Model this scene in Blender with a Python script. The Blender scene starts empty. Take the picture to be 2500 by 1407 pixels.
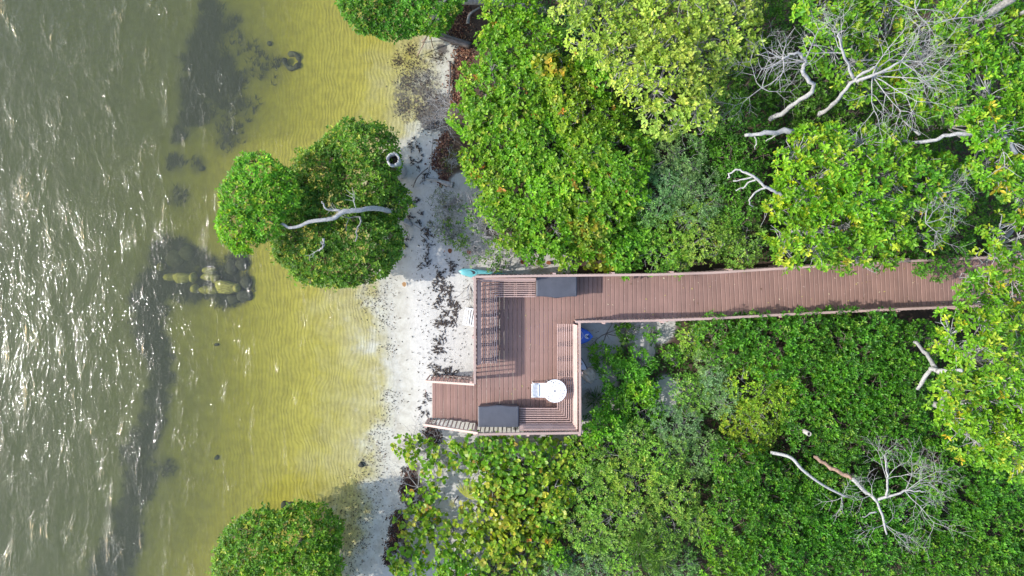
import bpy, math, numpy as np
from mathutils import Vector, Matrix, Quaternion

S = bpy.context.scene
C = S.collection
R = math.radians
rng = np.random.default_rng(11)

# ------------------------------------------------------------------ camera
HC = 23.6            # camera height above the waterline
F = 1667.0           # focal length in pixels of the 2500 px wide photograph
PX, PY = 1250.0, 640.0
cam = bpy.data.cameras.new('camera')
cam.sensor_width = 36.0
cam.lens = F / 2500 * 36
cam.shift_y = -63.5 / 2500
cam.clip_start = 0.1
cam.clip_end = 2000
co = bpy.data.objects.new('camera', cam)
co.location = (0, 0, HC)
C.objects.link(co)
S.camera = co

# ------------------------------------------------------------------ light
SUN_EL, SUN_AZ = R(32.5), R(5.5)      # azimuth measured from -X towards -Y
to_sun = Vector((-math.cos(SUN_EL) * math.cos(SUN_AZ), -math.cos(SUN_EL) * math.sin(SUN_AZ), math.sin(SUN_EL)))
wd = bpy.data.worlds.new('World')
S.world = wd
wd.use_nodes = True
nt = wd.node_tree
nt.nodes.clear()
sky = nt.nodes.new('ShaderNodeTexSky')
sky.sky_type = 'NISHITA'
sky.sun_disc = False
sky.sun_elevation = SUN_EL
sky.sun_rotation = math.atan2(to_sun.x, to_sun.y)
sky.air_density = 1.0
sky.dust_density = 1.2
bg = nt.nodes.new('ShaderNodeBackground')
bg.inputs['Strength'].default_value = 0.15
wo = nt.nodes.new('ShaderNodeOutputWorld')
nt.links.new(sky.outputs[0], bg.inputs[0])
nt.links.new(bg.outputs[0], wo.inputs[0])
sl = bpy.data.lights.new('sun', 'SUN')
sl.energy = 2.05
sl.angle = R(0.5)
sl.color = (1.0, 0.98, 0.945)
so = bpy.data.objects.new('sun', sl)
so.rotation_mode = 'QUATERNION'
so.rotation_quaternion = to_sun.to_track_quat('Z', 'Y')
so.location = (-30, -4, 40)
C.objects.link(so)
S.view_settings.view_transform = 'Standard'
S.view_settings.look = 'None'
S.view_settings.gamma = 1.0
S.view_settings.use_curve_mapping = False
S.view_settings.exposure = 1.7
S.render.engine = 'CYCLES'
S.cycles.use_denoising = True
S.cycles.max_bounces = 8
S.cycles.transparent_max_bounces = 16
S.cycles.volume_bounces = 0


# ------------------------------------------------------------------ helpers
def W(px, py, z=0.0):
    """A place in the photograph that lies at height z."""
    s = (HC - z) / F
    return np.array([(px - PX) * s, -(py - PY) * s, z])


def tag(o, label=None, cat=None, group=None, kind=None):
    if label: o['label'] = label
    if cat: o['category'] = cat
    if group: o['group'] = group
    if kind: o['kind'] = kind
    return o


def thing(name, loc, label, cat, group=None, rz=0.0):
    o = bpy.data.objects.new(name, None)
    o.empty_display_size = 0.3
    o.location = [float(v) for v in loc]
    o.rotation_euler = (0, 0, rz)
    C.objects.link(o)
    return tag(o, label, cat, group)


def link(name, me, parent=None, world=True):
    """Link a mesh; with WORLD its coordinates are world ones and the parent only carries it."""
    o = bpy.data.objects.new(name, me)
    C.objects.link(o)
    if parent is not None:
        o.parent = parent
        if world:
            o.matrix_parent_inverse = base_matrix(parent).inverted()
    return o


def base_matrix(o):
    m = Matrix.LocRotScale(o.location, o.rotation_euler, o.scale)
    if o.parent is not None:
        m = base_matrix(o.parent) @ o.matrix_parent_inverse @ m
    return m


def mesh_np(name, V, faces, mats, col=None, fmat=None, smooth=False, attrs=None):
    """faces: list of integer arrays, each (n, k)."""
    me = bpy.data.meshes.new(name)
    V = np.asarray(V, dtype=np.float32)
    faces = [np.asarray(f, dtype=np.int32) for f in faces if len(f)]
    me.vertices.add(len(V))
    me.vertices.foreach_set('co', V.ravel())
    nl = sum(f.size for f in faces)
    nf = sum(len(f) for f in faces)
    me.loops.add(nl)
    me.loops.foreach_set('vertex_index', np.concatenate([f.ravel() for f in faces]))
    me.polygons.add(nf)
    cnt = np.concatenate([np.full(len(f), f.shape[1], dtype=np.int32) for f in faces])
    st = np.concatenate([[0], np.cumsum(cnt)[:-1]]).astype(np.int32)
    me.polygons.foreach_set('loop_start', st)
    if fmat is not None:
        me.polygons.foreach_set('material_index', np.asarray(fmat, dtype=np.int32))
    if smooth:
        me.polygons.foreach_set('use_smooth', np.ones(nf, dtype=bool))
    for m in (mats if isinstance(mats, (list, tuple)) else [mats]):
        me.materials.append(m)
    me.update(calc_edges=True)
    if col is not None:
        a = me.attributes.new('tint', 'FLOAT_COLOR', 'POINT')
        c4 = np.ones((len(V), 4), dtype=np.float32)
        c4[:, :3] = col
        a.data.foreach_set('color', c4.ravel())
    for k, v in (attrs or {}).items():
        a = me.attributes.new(k, 'FLOAT', 'POINT')
        a.data.foreach_set('value', np.asarray(v, dtype=np.float32))
    return me


class MB:
    """Collects shapes for one mesh."""
    def __init__(s):
        s.V, s.F4, s.F3, s.FN, s.n = [], [], [], [], 0

    def add(s, V, F):
        V = np.asarray(V, float)
        s.V.append(V)
        for f in F:
            f = [i + s.n for i in f]
            (s.F4 if len(f) == 4 else s.F3 if len(f) == 3 else s.FN).append(f)
        s.n += len(V)
        return s

    def box(s, c, d, rz=0.0, ch=0.0):
        c = np.asarray(c, float)
        hx, hy, hz = d[0] / 2, d[1] / 2, d[2] / 2
        P = np.array([[x, y, z] for z in (-hz, hz) for x, y in ((-hx, -hy), (hx, -hy), (hx, hy), (-hx, hy))])
        Fs = [(0, 3, 2, 1), (4, 5, 6, 7), (0, 1, 5, 4), (1, 2, 6, 5), (2, 3, 7, 6), (3, 0, 4, 7)]
        if ch:
            P = np.vstack([P[:4], P[4:] - [0, 0, ch], P[4:] * [(hx - ch) / hx, (hy - ch) / hy, 1]])
            Fs = [(0, 3, 2, 1), (8, 9, 10, 11)] + [(i, (i + 1) % 4, 4 + (i + 1) % 4, 4 + i) for i in range(4)] + [(4 + i, 4 + (i + 1) % 4, 8 + (i + 1) % 4, 8 + i) for i in range(4)]
        cs, sn = math.cos(rz), math.sin(rz)
        P = P @ np.array([[cs, sn, 0], [-sn, cs, 0], [0, 0, 1]])
        return s.add(P + c, Fs)

    def tube(s, pts, rad, k=8, jit=0.0, cap=True):
        pts = np.asarray(pts, float)
        rad = np.broadcast_to(np.asarray(rad, float), (len(pts),))
        T = np.gradient(pts, axis=0)
        T /= np.linalg.norm(T, axis=1)[:, None] + 1e-9
        up = np.array([0, 0, 1.0]) if abs(T[0][2]) < 0.9 else np.array([1.0, 0, 0])
        V = []
        A = np.cross(T[0], up); A /= np.linalg.norm(A)
        a = np.arange(k) * 2 * math.pi / k
        for i in range(len(pts)):
            A = A - T[i] * (A @ T[i]); A /= np.linalg.norm(A) + 1e-9
            B = np.cross(T[i], A)
            r = rad[i] * (1 + jit * rng.uniform(-1, 1, k))
            V.append(pts[i] + np.outer(np.cos(a) * r, A) + np.outer(np.sin(a) * r, B))
        Fs = [(i * k + j, i * k + (j + 1) % k, (i + 1) * k + (j + 1) % k, (i + 1) * k + j) for i in range(len(pts) - 1) for j in range(k)]
        if cap:
            Fs += [tuple(range(k))[::-1], tuple((len(pts) - 1) * k + j for j in range(k))]
        return s.add(np.vstack(V), Fs)

    def lathe(s, prof, c=(0, 0, 0), k=24):
        V, Fs = [], []
        for i, (r, z) in enumerate(prof):
            for j in range(k):
                a = 2 * math.pi * j / k
                V.append((c[0] + r * math.cos(a), c[1] + r * math.sin(a), c[2] + z))
        for i in range(len(prof) - 1):
            for j in range(k):
                Fs.append((i * k + j, i * k + (j + 1) % k, (i + 1) * k + (j + 1) % k, (i + 1) * k + j))
        return s.add(V, Fs)

    def mesh(s, name, mat, smooth=False):
        me = bpy.data.meshes.new(name)
        me.from_pydata([tuple(v) for v in np.vstack(s.V)], [], [tuple(f) for f in s.F4 + s.F3 + s.FN])
        me.materials.append(mat)
        if smooth:
            me.polygons.foreach_set('use_smooth', np.ones(len(me.polygons), dtype=bool))
        me.update()
        return me

    def build(s, name, mat, parent=None, smooth=False):
        return link(name, s.mesh(name, mat, smooth), parent)


def segs_mesh(name, segs, mat, k=4):
    """segs: (n, 8) p0 p1 r0 r1 -> four sided tapered sticks in one mesh."""
    g = np.asarray(segs, float)
    p0, p1, r0, r1 = g[:, :3], g[:, 3:6], g[:, 6], g[:, 7]
    T = p1 - p0
    T /= np.linalg.norm(T, axis=1)[:, None] + 1e-9
    up = np.tile([0.0, 0, 1], (len(g), 1)); up[np.abs(T[:, 2]) > 0.9] = (1, 0, 0)
    A = np.cross(T, up); A /= np.linalg.norm(A, axis=1)[:, None]
    B = np.cross(T, A)
    V = np.empty((len(g), 2 * k, 3))
    for j in range(k):
        a = 2 * math.pi * j / k
        d = A * math.cos(a) + B * math.sin(a)
        V[:, j] = p0 + d * r0[:, None]
        V[:, k + j] = p1 + d * r1[:, None]
    base = (np.arange(len(g)) * 2 * k)[:, None]
    Fs = [np.hstack([base + j, base + (j + 1) % k, base + k + (j + 1) % k, base + k + j]) for j in range(k)]
    return mesh_np(name, V.reshape(-1, 3), Fs, mat)


# ------------------------------------------------------------------ materials
def new_mat(name):
    m = bpy.data.materials.new(name)
    m.use_nodes = True
    t = m.node_tree
    return m, t, t.nodes['Principled BSDF'], t.nodes['Material Output']


def N(t, kind, **kw):
    n = t.nodes.new(kind)
    for k, v in kw.items():
        if k in n.inputs: n.inputs[k].default_value = v
        else: setattr(n, k, v)
    return n


def ramp(t, fac, stops, interp='LINEAR'):
    r = t.nodes.new('ShaderNodeValToRGB')
    r.color_ramp.interpolation = interp
    e = r.color_ramp.elements
    while len(e) > 1: e.remove(e[0])
    e[0].position = stops[0][0]; e[0].color = (*stops[0][1], 1)
    for p, c in stops[1:]:
        q = e.new(p); q.color = (*c, 1)
    if fac is not None: t.links.new(fac, r.inputs[0])
    return r


def mixc(t, fac, a, b, blend='MIX'):
    m = t.nodes.new('ShaderNodeMix'); m.data_type = 'RGBA'; m.blend_type = blend
    for s, v in ((m.inputs['Factor'], fac), (m.inputs[6], a), (m.inputs[7], b)):
        if hasattr(v, 'links'): t.links.new(v, s)
        elif isinstance(v, (int, float)): s.default_value = v
        else: s.default_value = (*v, 1)
    return m.outputs[2]


def mth(t, op, a, b=None, clamp=False):
    m = t.nodes.new('ShaderNodeMath'); m.operation = op; m.use_clamp = clamp
    for s, v in zip(m.inputs, (a, b)):
        if v is None: continue
        if hasattr(v, 'links'): t.links.new(v, s)
        else: s.default_value = v
    return m.outputs[0]


def noise(t, scale, detail=3, rough=0.55, vec=None, dist=0.0):
    n = N(t, 'ShaderNodeTexNoise')
    n.inputs['Scale'].default_value = scale; n.inputs['Detail'].default_value = detail
    n.inputs['Roughness'].default_value = rough; n.inputs['Distortion'].default_value = dist
    if vec is not None: t.links.new(vec, n.inputs['Vector'])
    return n


def bump(t, bs, h, strength, dist):
    b = N(t, 'ShaderNodeBump'); b.inputs['Strength'].default_value = strength; b.inputs['Distance'].default_value = dist
    t.links.new(h, b.inputs['Height']); t.links.new(b.outputs[0], bs.inputs['Normal'])
    return b


def plain(name, c, rough=0.5, var=0.15, scale=8.0, spec=0.5, bumpd=0.0, perobj=0.0, obj=True):
    m, t, b, o = new_mat(name)
    tc = N(t, 'ShaderNodeTexCoord')
    n = noise(t, scale, 5, 0.6, tc.outputs['Object'])
    lo = tuple(max(0, x * (1 - var)) for x in c); hi = tuple(min(1, x * (1 + var)) for x in c)
    r = ramp(t, n.outputs[0], [(0.3, lo), (0.7, hi)])
    out = r.outputs[0]
    if perobj:
        oi = N(t, 'ShaderNodeObjectInfo')
        v = mth(t, 'MULTIPLY_ADD', oi.outputs['Random'], perobj * 2)
        v.node.inputs[2].default_value = 1 - perobj
        out = mixc(t, 1.0, out, v, 'MULTIPLY')
    t.links.new(out, b.inputs['Base Color'])
    b.inputs['Roughness'].default_value = rough
    b.inputs['Specular IOR Level'].default_value = spec
    if bumpd: bump(t, b, n.outputs[0], 0.6, bumpd)
    return m


def wood_paint(name, c, wear, rough=0.55, perobj=0.08):
    """Painted boards; grain runs along the object's x, worn lighter in scuffs."""
    m, t, b, o = new_mat(name)
    tc = N(t, 'ShaderNodeTexCoord')
    mp = N(t, 'ShaderNodeMapping'); mp.inputs['Scale'].default_value = (2.0, 9.0, 9.0)
    t.links.new(tc.outputs['Object'], mp.inputs[0])
    oi = N(t, 'ShaderNodeObjectInfo')
    off = N(t, 'ShaderNodeVectorMath'); off.operation = 'ADD'
    t.links.new(mp.outputs[0], off.inputs[0]); t.links.new(oi.outputs['Location'], off.inputs[1])
    g = noise(t, 1.5, 6, 0.65, off.outputs[0], 0.3)
    big = noise(t, 0.5, 4, 0.6, off.outputs[0])
    geo = N(t, 'ShaderNodeNewGeometry')
    st = noise(t, 0.9, 5, 0.65, geo.outputs['Position'])
    sp = noise(t, 9.0, 2, 0.5, geo.outputs['Position'])
    r = ramp(t, g.outputs[0], [(0.25, tuple(x * 0.86 for x in c)), (0.55, c), (0.85, tuple(min(1, x * 1.13) for x in c))])
    v = mth(t, 'MULTIPLY_ADD', oi.outputs['Random'], perobj * 2); v.node.inputs[2].default_value = 1 - perobj
    col = mixc(t, 1.0, r.outputs[0], v, 'MULTIPLY')
    dirt = ramp(t, st.outputs[0], [(0.3, (0.8, 0.79, 0.78)), (0.62, (1.04, 1.03, 1.02))])
    col = mixc(t, 1.0, col, dirt.outputs[0], 'MULTIPLY')
    w = ramp(t, sp.outputs[0], [(0.70, (0, 0, 0)), (0.76, (1, 1, 1))])
    col = mixc(t, mth(t, 'MULTIPLY', w.outputs[0], 0.5), col, wear)
    t.links.new(col, b.inputs['Base Color'])
    b.inputs['Roughness'].default_value = rough
    b.inputs['Specular IOR Level'].default_value = 0.35
    bump(t, b, g.outputs[0], 0.35, 0.004)
    return m


def leaf_material(name, transl=0.44, rough=0.42):
    m, t, b, o = new_mat(name)
    a = N(t, 'ShaderNodeAttribute', attribute_name='tint')
    geo = N(t, 'ShaderNodeNewGeometry')
    n = noise(t, 35, 2, 0.5, geo.outputs['Position'])
    c = mixc(t, 1.0, a.outputs['Color'], ramp(t, n.outputs[0], [(0.3, (0.82, 0.82, 0.82)), (0.7, (1.14, 1.14, 1.1))]).outputs[0], 'MULTIPLY')
    t.links.new(c, b.inputs['Base Color'])
    b.inputs['Roughness'].default_value = rough
    b.inputs['Specular IOR Level'].default_value = 0.28
    tr = N(t, 'ShaderNodeBsdfTranslucent')
    t.links.new(mixc(t, 1.0, c, (1.25, 1.3, 0.6), 'MULTIPLY'), tr.inputs[0])
    mx = N(t, 'ShaderNodeMixShader'); mx.inputs[0].default_value = transl
    t.links.new(b.outputs[0], mx.inputs[1]); t.links.new(tr.outputs[0], mx.inputs[2])
    t.links.new(mx.outputs[0], o.inputs['Surface'])
    return m


M_LEAF = leaf_material('leaf')
M_BARK = plain('grey_bark', (0.17, 0.16, 0.145), 0.85, 0.45, 14, 0.2, 0.02)
M_TWIG = plain('pale_twig', (0.24, 0.232, 0.222), 0.85, 0.35, 20, 0.2)
M_DTWIG = plain('brown_twig', (0.13, 0.10, 0.075), 0.85, 0.4, 20, 0.2)
M_WHITEBARK = plain('bleached_bark', (0.26, 0.25, 0.235), 0.8, 0.3, 16, 0.2, 0.02)
M_REDBARK = plain('peeling_brown_bark', (0.19, 0.125, 0.09), 0.85, 0.5, 12, 0.2, 0.02)
M_DRIFT = plain('driftwood', (0.28, 0.25, 0.22), 0.85, 0.4, 10, 0.2, 0.02)
M_DARKLOG = plain('wet_log', (0.075, 0.06, 0.052), 0.45, 0.4, 8, 0.5, 0.015)
M_DECK = wood_paint('deck_paint', (0.228, 0.134, 0.106), (0.42, 0.33, 0.29))
M_BENCH = wood_paint('bench_paint', (0.41, 0.28, 0.24), (0.55, 0.45, 0.4))
M_RAIL = wood_paint('rail_paint', (0.34, 0.24, 0.2), (0.55, 0.48, 0.43))
M_FRAME = wood_paint('framing_wood', (0.16, 0.10, 0.085), (0.3, 0.24, 0.2))
M_WHITE = plain('white_plastic', (0.62, 0.62, 0.615), 0.4, 0.05, 6, 0.5)
M_KAYAK = plain('turquoise_plastic', (0.10, 0.31, 0.31), 0.4, 0.12, 5, 0.5)
M_BLUE = plain('blue_plastic', (0.03, 0.12, 0.55), 0.35, 0.15, 5, 0.5)
M_BLACK = plain('black_rubber', (0.02, 0.02, 0.022), 0.5, 0.2, 10, 0.4)
M_PALEBOARD = plain('pale_board', (0.66, 0.64, 0.68), 0.4, 0.08, 6, 0.5)
M_SEAWEED = plain('dried_seaweed', (0.05, 0.036, 0.027), 0.7, 0.5, 30, 0.3, 0.0, 0.2)
M_STONE = plain('mossy_stone', (0.20, 0.18, 0.06), 0.95, 0.6, 5, 0.05, 0.004, 0.15)
M_DARKSTONE = plain('weedy_stone', (0.05, 0.05, 0.04), 0.95, 0.6, 5, 0.05, 0.004, 0.15)
M_GRASSBED = plain('seagrass_blade', (0.020, 0.024, 0.022), 0.8, 0.4, 4, 0.1)
M_LITTER = leaf_material('dry_leaf', 0.12, 0.6)
M_STUMP = plain('barnacled_wood', (0.33, 0.32, 0.30), 0.9, 0.45, 22, 0.1, 0.03)
M_HOLLOW = plain('rotten_core', (0.04, 0.032, 0.026), 0.95, 0.4, 20, 0.1, 0.02)
M_BEIGE = plain('beige_driftwood', (0.56, 0.48, 0.38), 0.85, 0.25, 12, 0.2, 0.02)


def weave_material():
    m, t, b, o = new_mat('woven_resin')
    tc = N(t, 'ShaderNodeTexCoord')
    sx = N(t, 'ShaderNodeSeparateXYZ'); t.links.new(tc.outputs['Object'], sx.inputs[0])
    k = 2 * math.pi / 0.034
    a = mth(t, 'SINE', mth(t, 'MULTIPLY', sx.outputs[0], k)); c = mth(t, 'SINE', mth(t, 'MULTIPLY', sx.outputs[1], k))
    h = mth(t, 'MULTIPLY', a, c)
    n = noise(t, 3, 5, 0.6, tc.outputs['Object'])
    sp = noise(t, 60, 2, 0.5, tc.outputs['Object'])
    base = ramp(t, n.outputs[0], [(0.3, (0.040, 0.042, 0.052)), (0.7, (0.062, 0.064, 0.076))])
    hr = ramp(t, mth(t, 'MULTIPLY_ADD', h, 0.5), [(0.0, (0.72, 0.72, 0.74)), (1.0, (1.18, 1.18, 1.18))])
    col = mixc(t, 1.0, base.outputs[0], hr.outputs[0], 'MULTIPLY')
    col = mixc(t, ramp(t, sp.outputs[0], [(0.74, (0, 0, 0)), (0.8, (0.6, 0.6, 0.6))]).outputs[0], col, (0.25, 0.25, 0.26))
    t.links.new(col, b.inputs['Base Color'])
    b.inputs['Roughness'].default_value = 0.42
    bump(t, b, h, 0.6, 0.004)
    return m


M_WEAVE = weave_material()

# ------------------------------------------------------------------ the ground
SHORE = np.array([(-260, 1120), (-60, 1105), (0, 1100), (100, 1100), (280, 1088), (318, 1065), (345, 1000), (420, 975), (600, 968), (700, 958),
                  (850, 965), (960, 984), (1050, 966), (1150, 950), (1250, 944), (1330, 915), (1407, 880), (1500, 850), (1700, 820)], float)


def shore_x(Y):
    py = PY - Y * F / HC
    return (np.interp(py, SHORE[:, 0], SHORE[:, 1]) - PX) * HC / F


def smooth(x, a, b):
    t = np.clip((x - a) / (b - a), 0, 1)
    return t * t * (3 - 2 * t)


def vnoise(x, y, seed=0):
    r = np.random.default_rng(seed)
    o = np.zeros_like(x)
    for f, a in ((0.35, 1), (0.8, 0.6), (1.9, 0.35), (4.1, 0.18)):
        for _ in range(3):
            th = r.uniform(0, 6.28); ph = r.uniform(0, 6.28)
            o += a * np.sin((x * math.cos(th) + y * math.sin(th)) * f * r.uniform(0.8, 1.25) * 2.2 + ph + 1.5 * np.sin(y * f + ph))
    return o / 4


def ground_z(X, Y):
    d = shore_x(Y) - X            # > 0: sea
    zs = -np.interp(d, [0, 0.6, 1.5, 3, 4.5, 6.5, 9, 12, 18, 40, 400], [0, 0.03, 0.075, 0.17, 0.32, 0.62, 0.92, 1.1, 1.35, 2.2, 5])
    zl = np.interp(-d, [0, 0.5, 1.2, 3, 6, 60, 400], [0, 0.05, 0.13, 0.22, 0.3, 0.6, 1.5])
    z = np.where(d > 0, zs, zl)
    return z + 0.02 * vnoise(X * 1.3, Y * 1.3, 3) * smooth(np.abs(d), 0.2, 2.0)


# dark weed on the seabed: circles (px, py, radius) as it lies in the photograph, at about 0.8 m depth
WEED = [(505, 15, 24), (497, 60, 28), (488, 110, 38), (492, 150, 50), (545, 170, 34), (510, 195, 44), (562, 195, 28), (468, 200, 36), (462, 245, 32), (452, 290, 26), (475, 270, 30), (430, 330, 20),
        (425, 400, 22), (440, 560, 0), (400, 635, 38), (445, 625, 34), (480, 655, 40), (420, 670, 46), (460, 690, 50), (520, 680, 46), (560, 700, 44), (590, 705, 34), (375, 700, 45), (340, 745, 30),
        (360, 770, 45), (350, 800, 38), (365, 840, 38), (380, 880, 34), (385, 930, 32), (375, 980, 34), (365, 1030, 32), (345, 1080, 40), (330, 1120, 36), (335, 1170, 36), (325, 1215, 34),
        (300, 1270, 40), (300, 1320, 40), (280, 1370, 46), (260, 1410, 46), (250, 1460, 50), (580, 645, 26)]
FAINT = [(560, 260, 60), (590, 130, 40), (540, 60, 40), (610, 160, 40), (560, 330, 40), (480, 400, 20), (400, 600, 30), (400, 1150, 26), (640, 150, 50), (430, 480, 25), (345, 1190, 26)]
# brown leaf litter and humus under the plants: (px, py, radius); kept open where the photograph shows white sand
OPEN_SAND = [(1130, 620, 75), (1180, 640, 60), (1260, 640, 60), (1340, 650, 45), (1140, 540, 45), (1180, 500, 35), (1130, 460, 35), (1460, 820, 55), (1540, 800, 45), (1600, 800, 38), (1440, 930, 60), (1470, 980, 45),
             (1620, 950, 35), (1610, 990, 25), (1560, 860, 30), (1440, 870, 40), (1080, 1150, 55), (1140, 1180, 55), (1070, 1300, 75), (1100, 1240, 60), (1120, 1330, 70), (1180, 1260, 40), (1030, 1390, 40), (1110, 1090, 60), (1030, 1080, 50),
             (1330, 1090, 45), (1250, 1085, 40), (1150, 780, 90), (1150, 880, 90), (1250, 750, 90), (1250, 850, 90), (1300, 950, 100), (1380, 900, 60), (1180, 1010, 80)]


def circles(X, Y, cs, z, soft):
    o = np.zeros_like(X)
    for px, py, r in cs:
        if r <= 0: continue
        p = W(px, py, z); rr = r * (HC - z) / F
        o = np.maximum(o, 1 - smooth(np.hypot(X - p[0], Y - p[1]) / rr, 1 - soft, 1 + soft))
    return o


def axis(a, b, step, far):
    core = np.arange(a, b + step / 2, step)
    out, x, s = [], b, step
    while x < far:
        s *= 1.35; x += s; out.append(x)
    out = np.array(out)
    return np.concatenate([(a + b) - out[::-1], core, out]) if True else core


gx, gy = axis(-19.5, 19.5, 0.1, 420), axis(-13.0, 11.0, 0.1, 420)
GX, GY = np.meshgrid(gx, gy)
GZ = ground_z(GX, GY)
dsea = shore_x(GY) - GX
nz = vnoise(GX * 2, GY * 2, 5)
weed = circles(GX + 0.12 * nz, GY + 0.12 * vnoise(GX * 2, GY * 2, 6), WEED, -0.75, 0.6) + 0.5 * circles(GX + 0.1 * nz, GY, FAINT, -0.6, 0.8)
weed = np.clip(weed * (0.95 + 0.4 * vnoise(GX * 3, GY * 3, 9) + 0.2 * vnoise(GX * 8, GY * 6, 12)), 0, 1) * (dsea > 1.0)
# patchy algae on the wet flat of the upper cove and along the water's edge
cove = smooth(-np.hypot((GX - W(1030, 0)[0]) / 1.25, (GY - W(0, 215)[1]) / 1.9), -1.15, -0.55)
algae = np.clip(cove * (0.42 + 0.5 * nz), 0, 1)
algae = np.maximum(algae, circles(GX + 0.1 * nz, GY, [(1075, 260, 34), (1050, 290, 30), (1085, 305, 26), (1080, 120, 14), (1035, 280, 20)], 0, 0.7))
algae = np.maximum(algae, 0.32 * circles(GX, GY, [(900, 710, 55), (950, 690, 40), (860, 1250, 60), (880, 1330, 60), (830, 1370, 60), (850, 1300, 50)], 0, 0.8))
landward = -dsea
px0 = GX * F / HC + PX; py0 = PY - GY * F / HC
veg_edge = np.interp(py0, [-200, 0, 90, 160, 330, 420, 470, 560, 640, 700, 1060, 1100, 1150, 1200, 1290, 1407, 1600], [1120, 1110, 1095, 1098, 1072, 1062, 1085, 1060, 1100, 1420, 1420, 985, 985, 1010, 955, 945, 940])
litter = smooth(px0 + 22 * nz, veg_edge - 8, veg_edge + 30)
openm = circles(GX + 0.2 * nz, GY + 0.15 * nz, OPEN_SAND, 0, 0.25)
litter = np.clip(litter - openm, 0, 1)
wet = smooth(dsea, -0.9, -0.15)
idx = np.arange(GX.size).reshape(GX.shape)
quads = np.stack([idx[:-1, :-1], idx[:-1, 1:], idx[1:, 1:], idx[1:, :-1]], -1).reshape(-1, 4)


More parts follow.
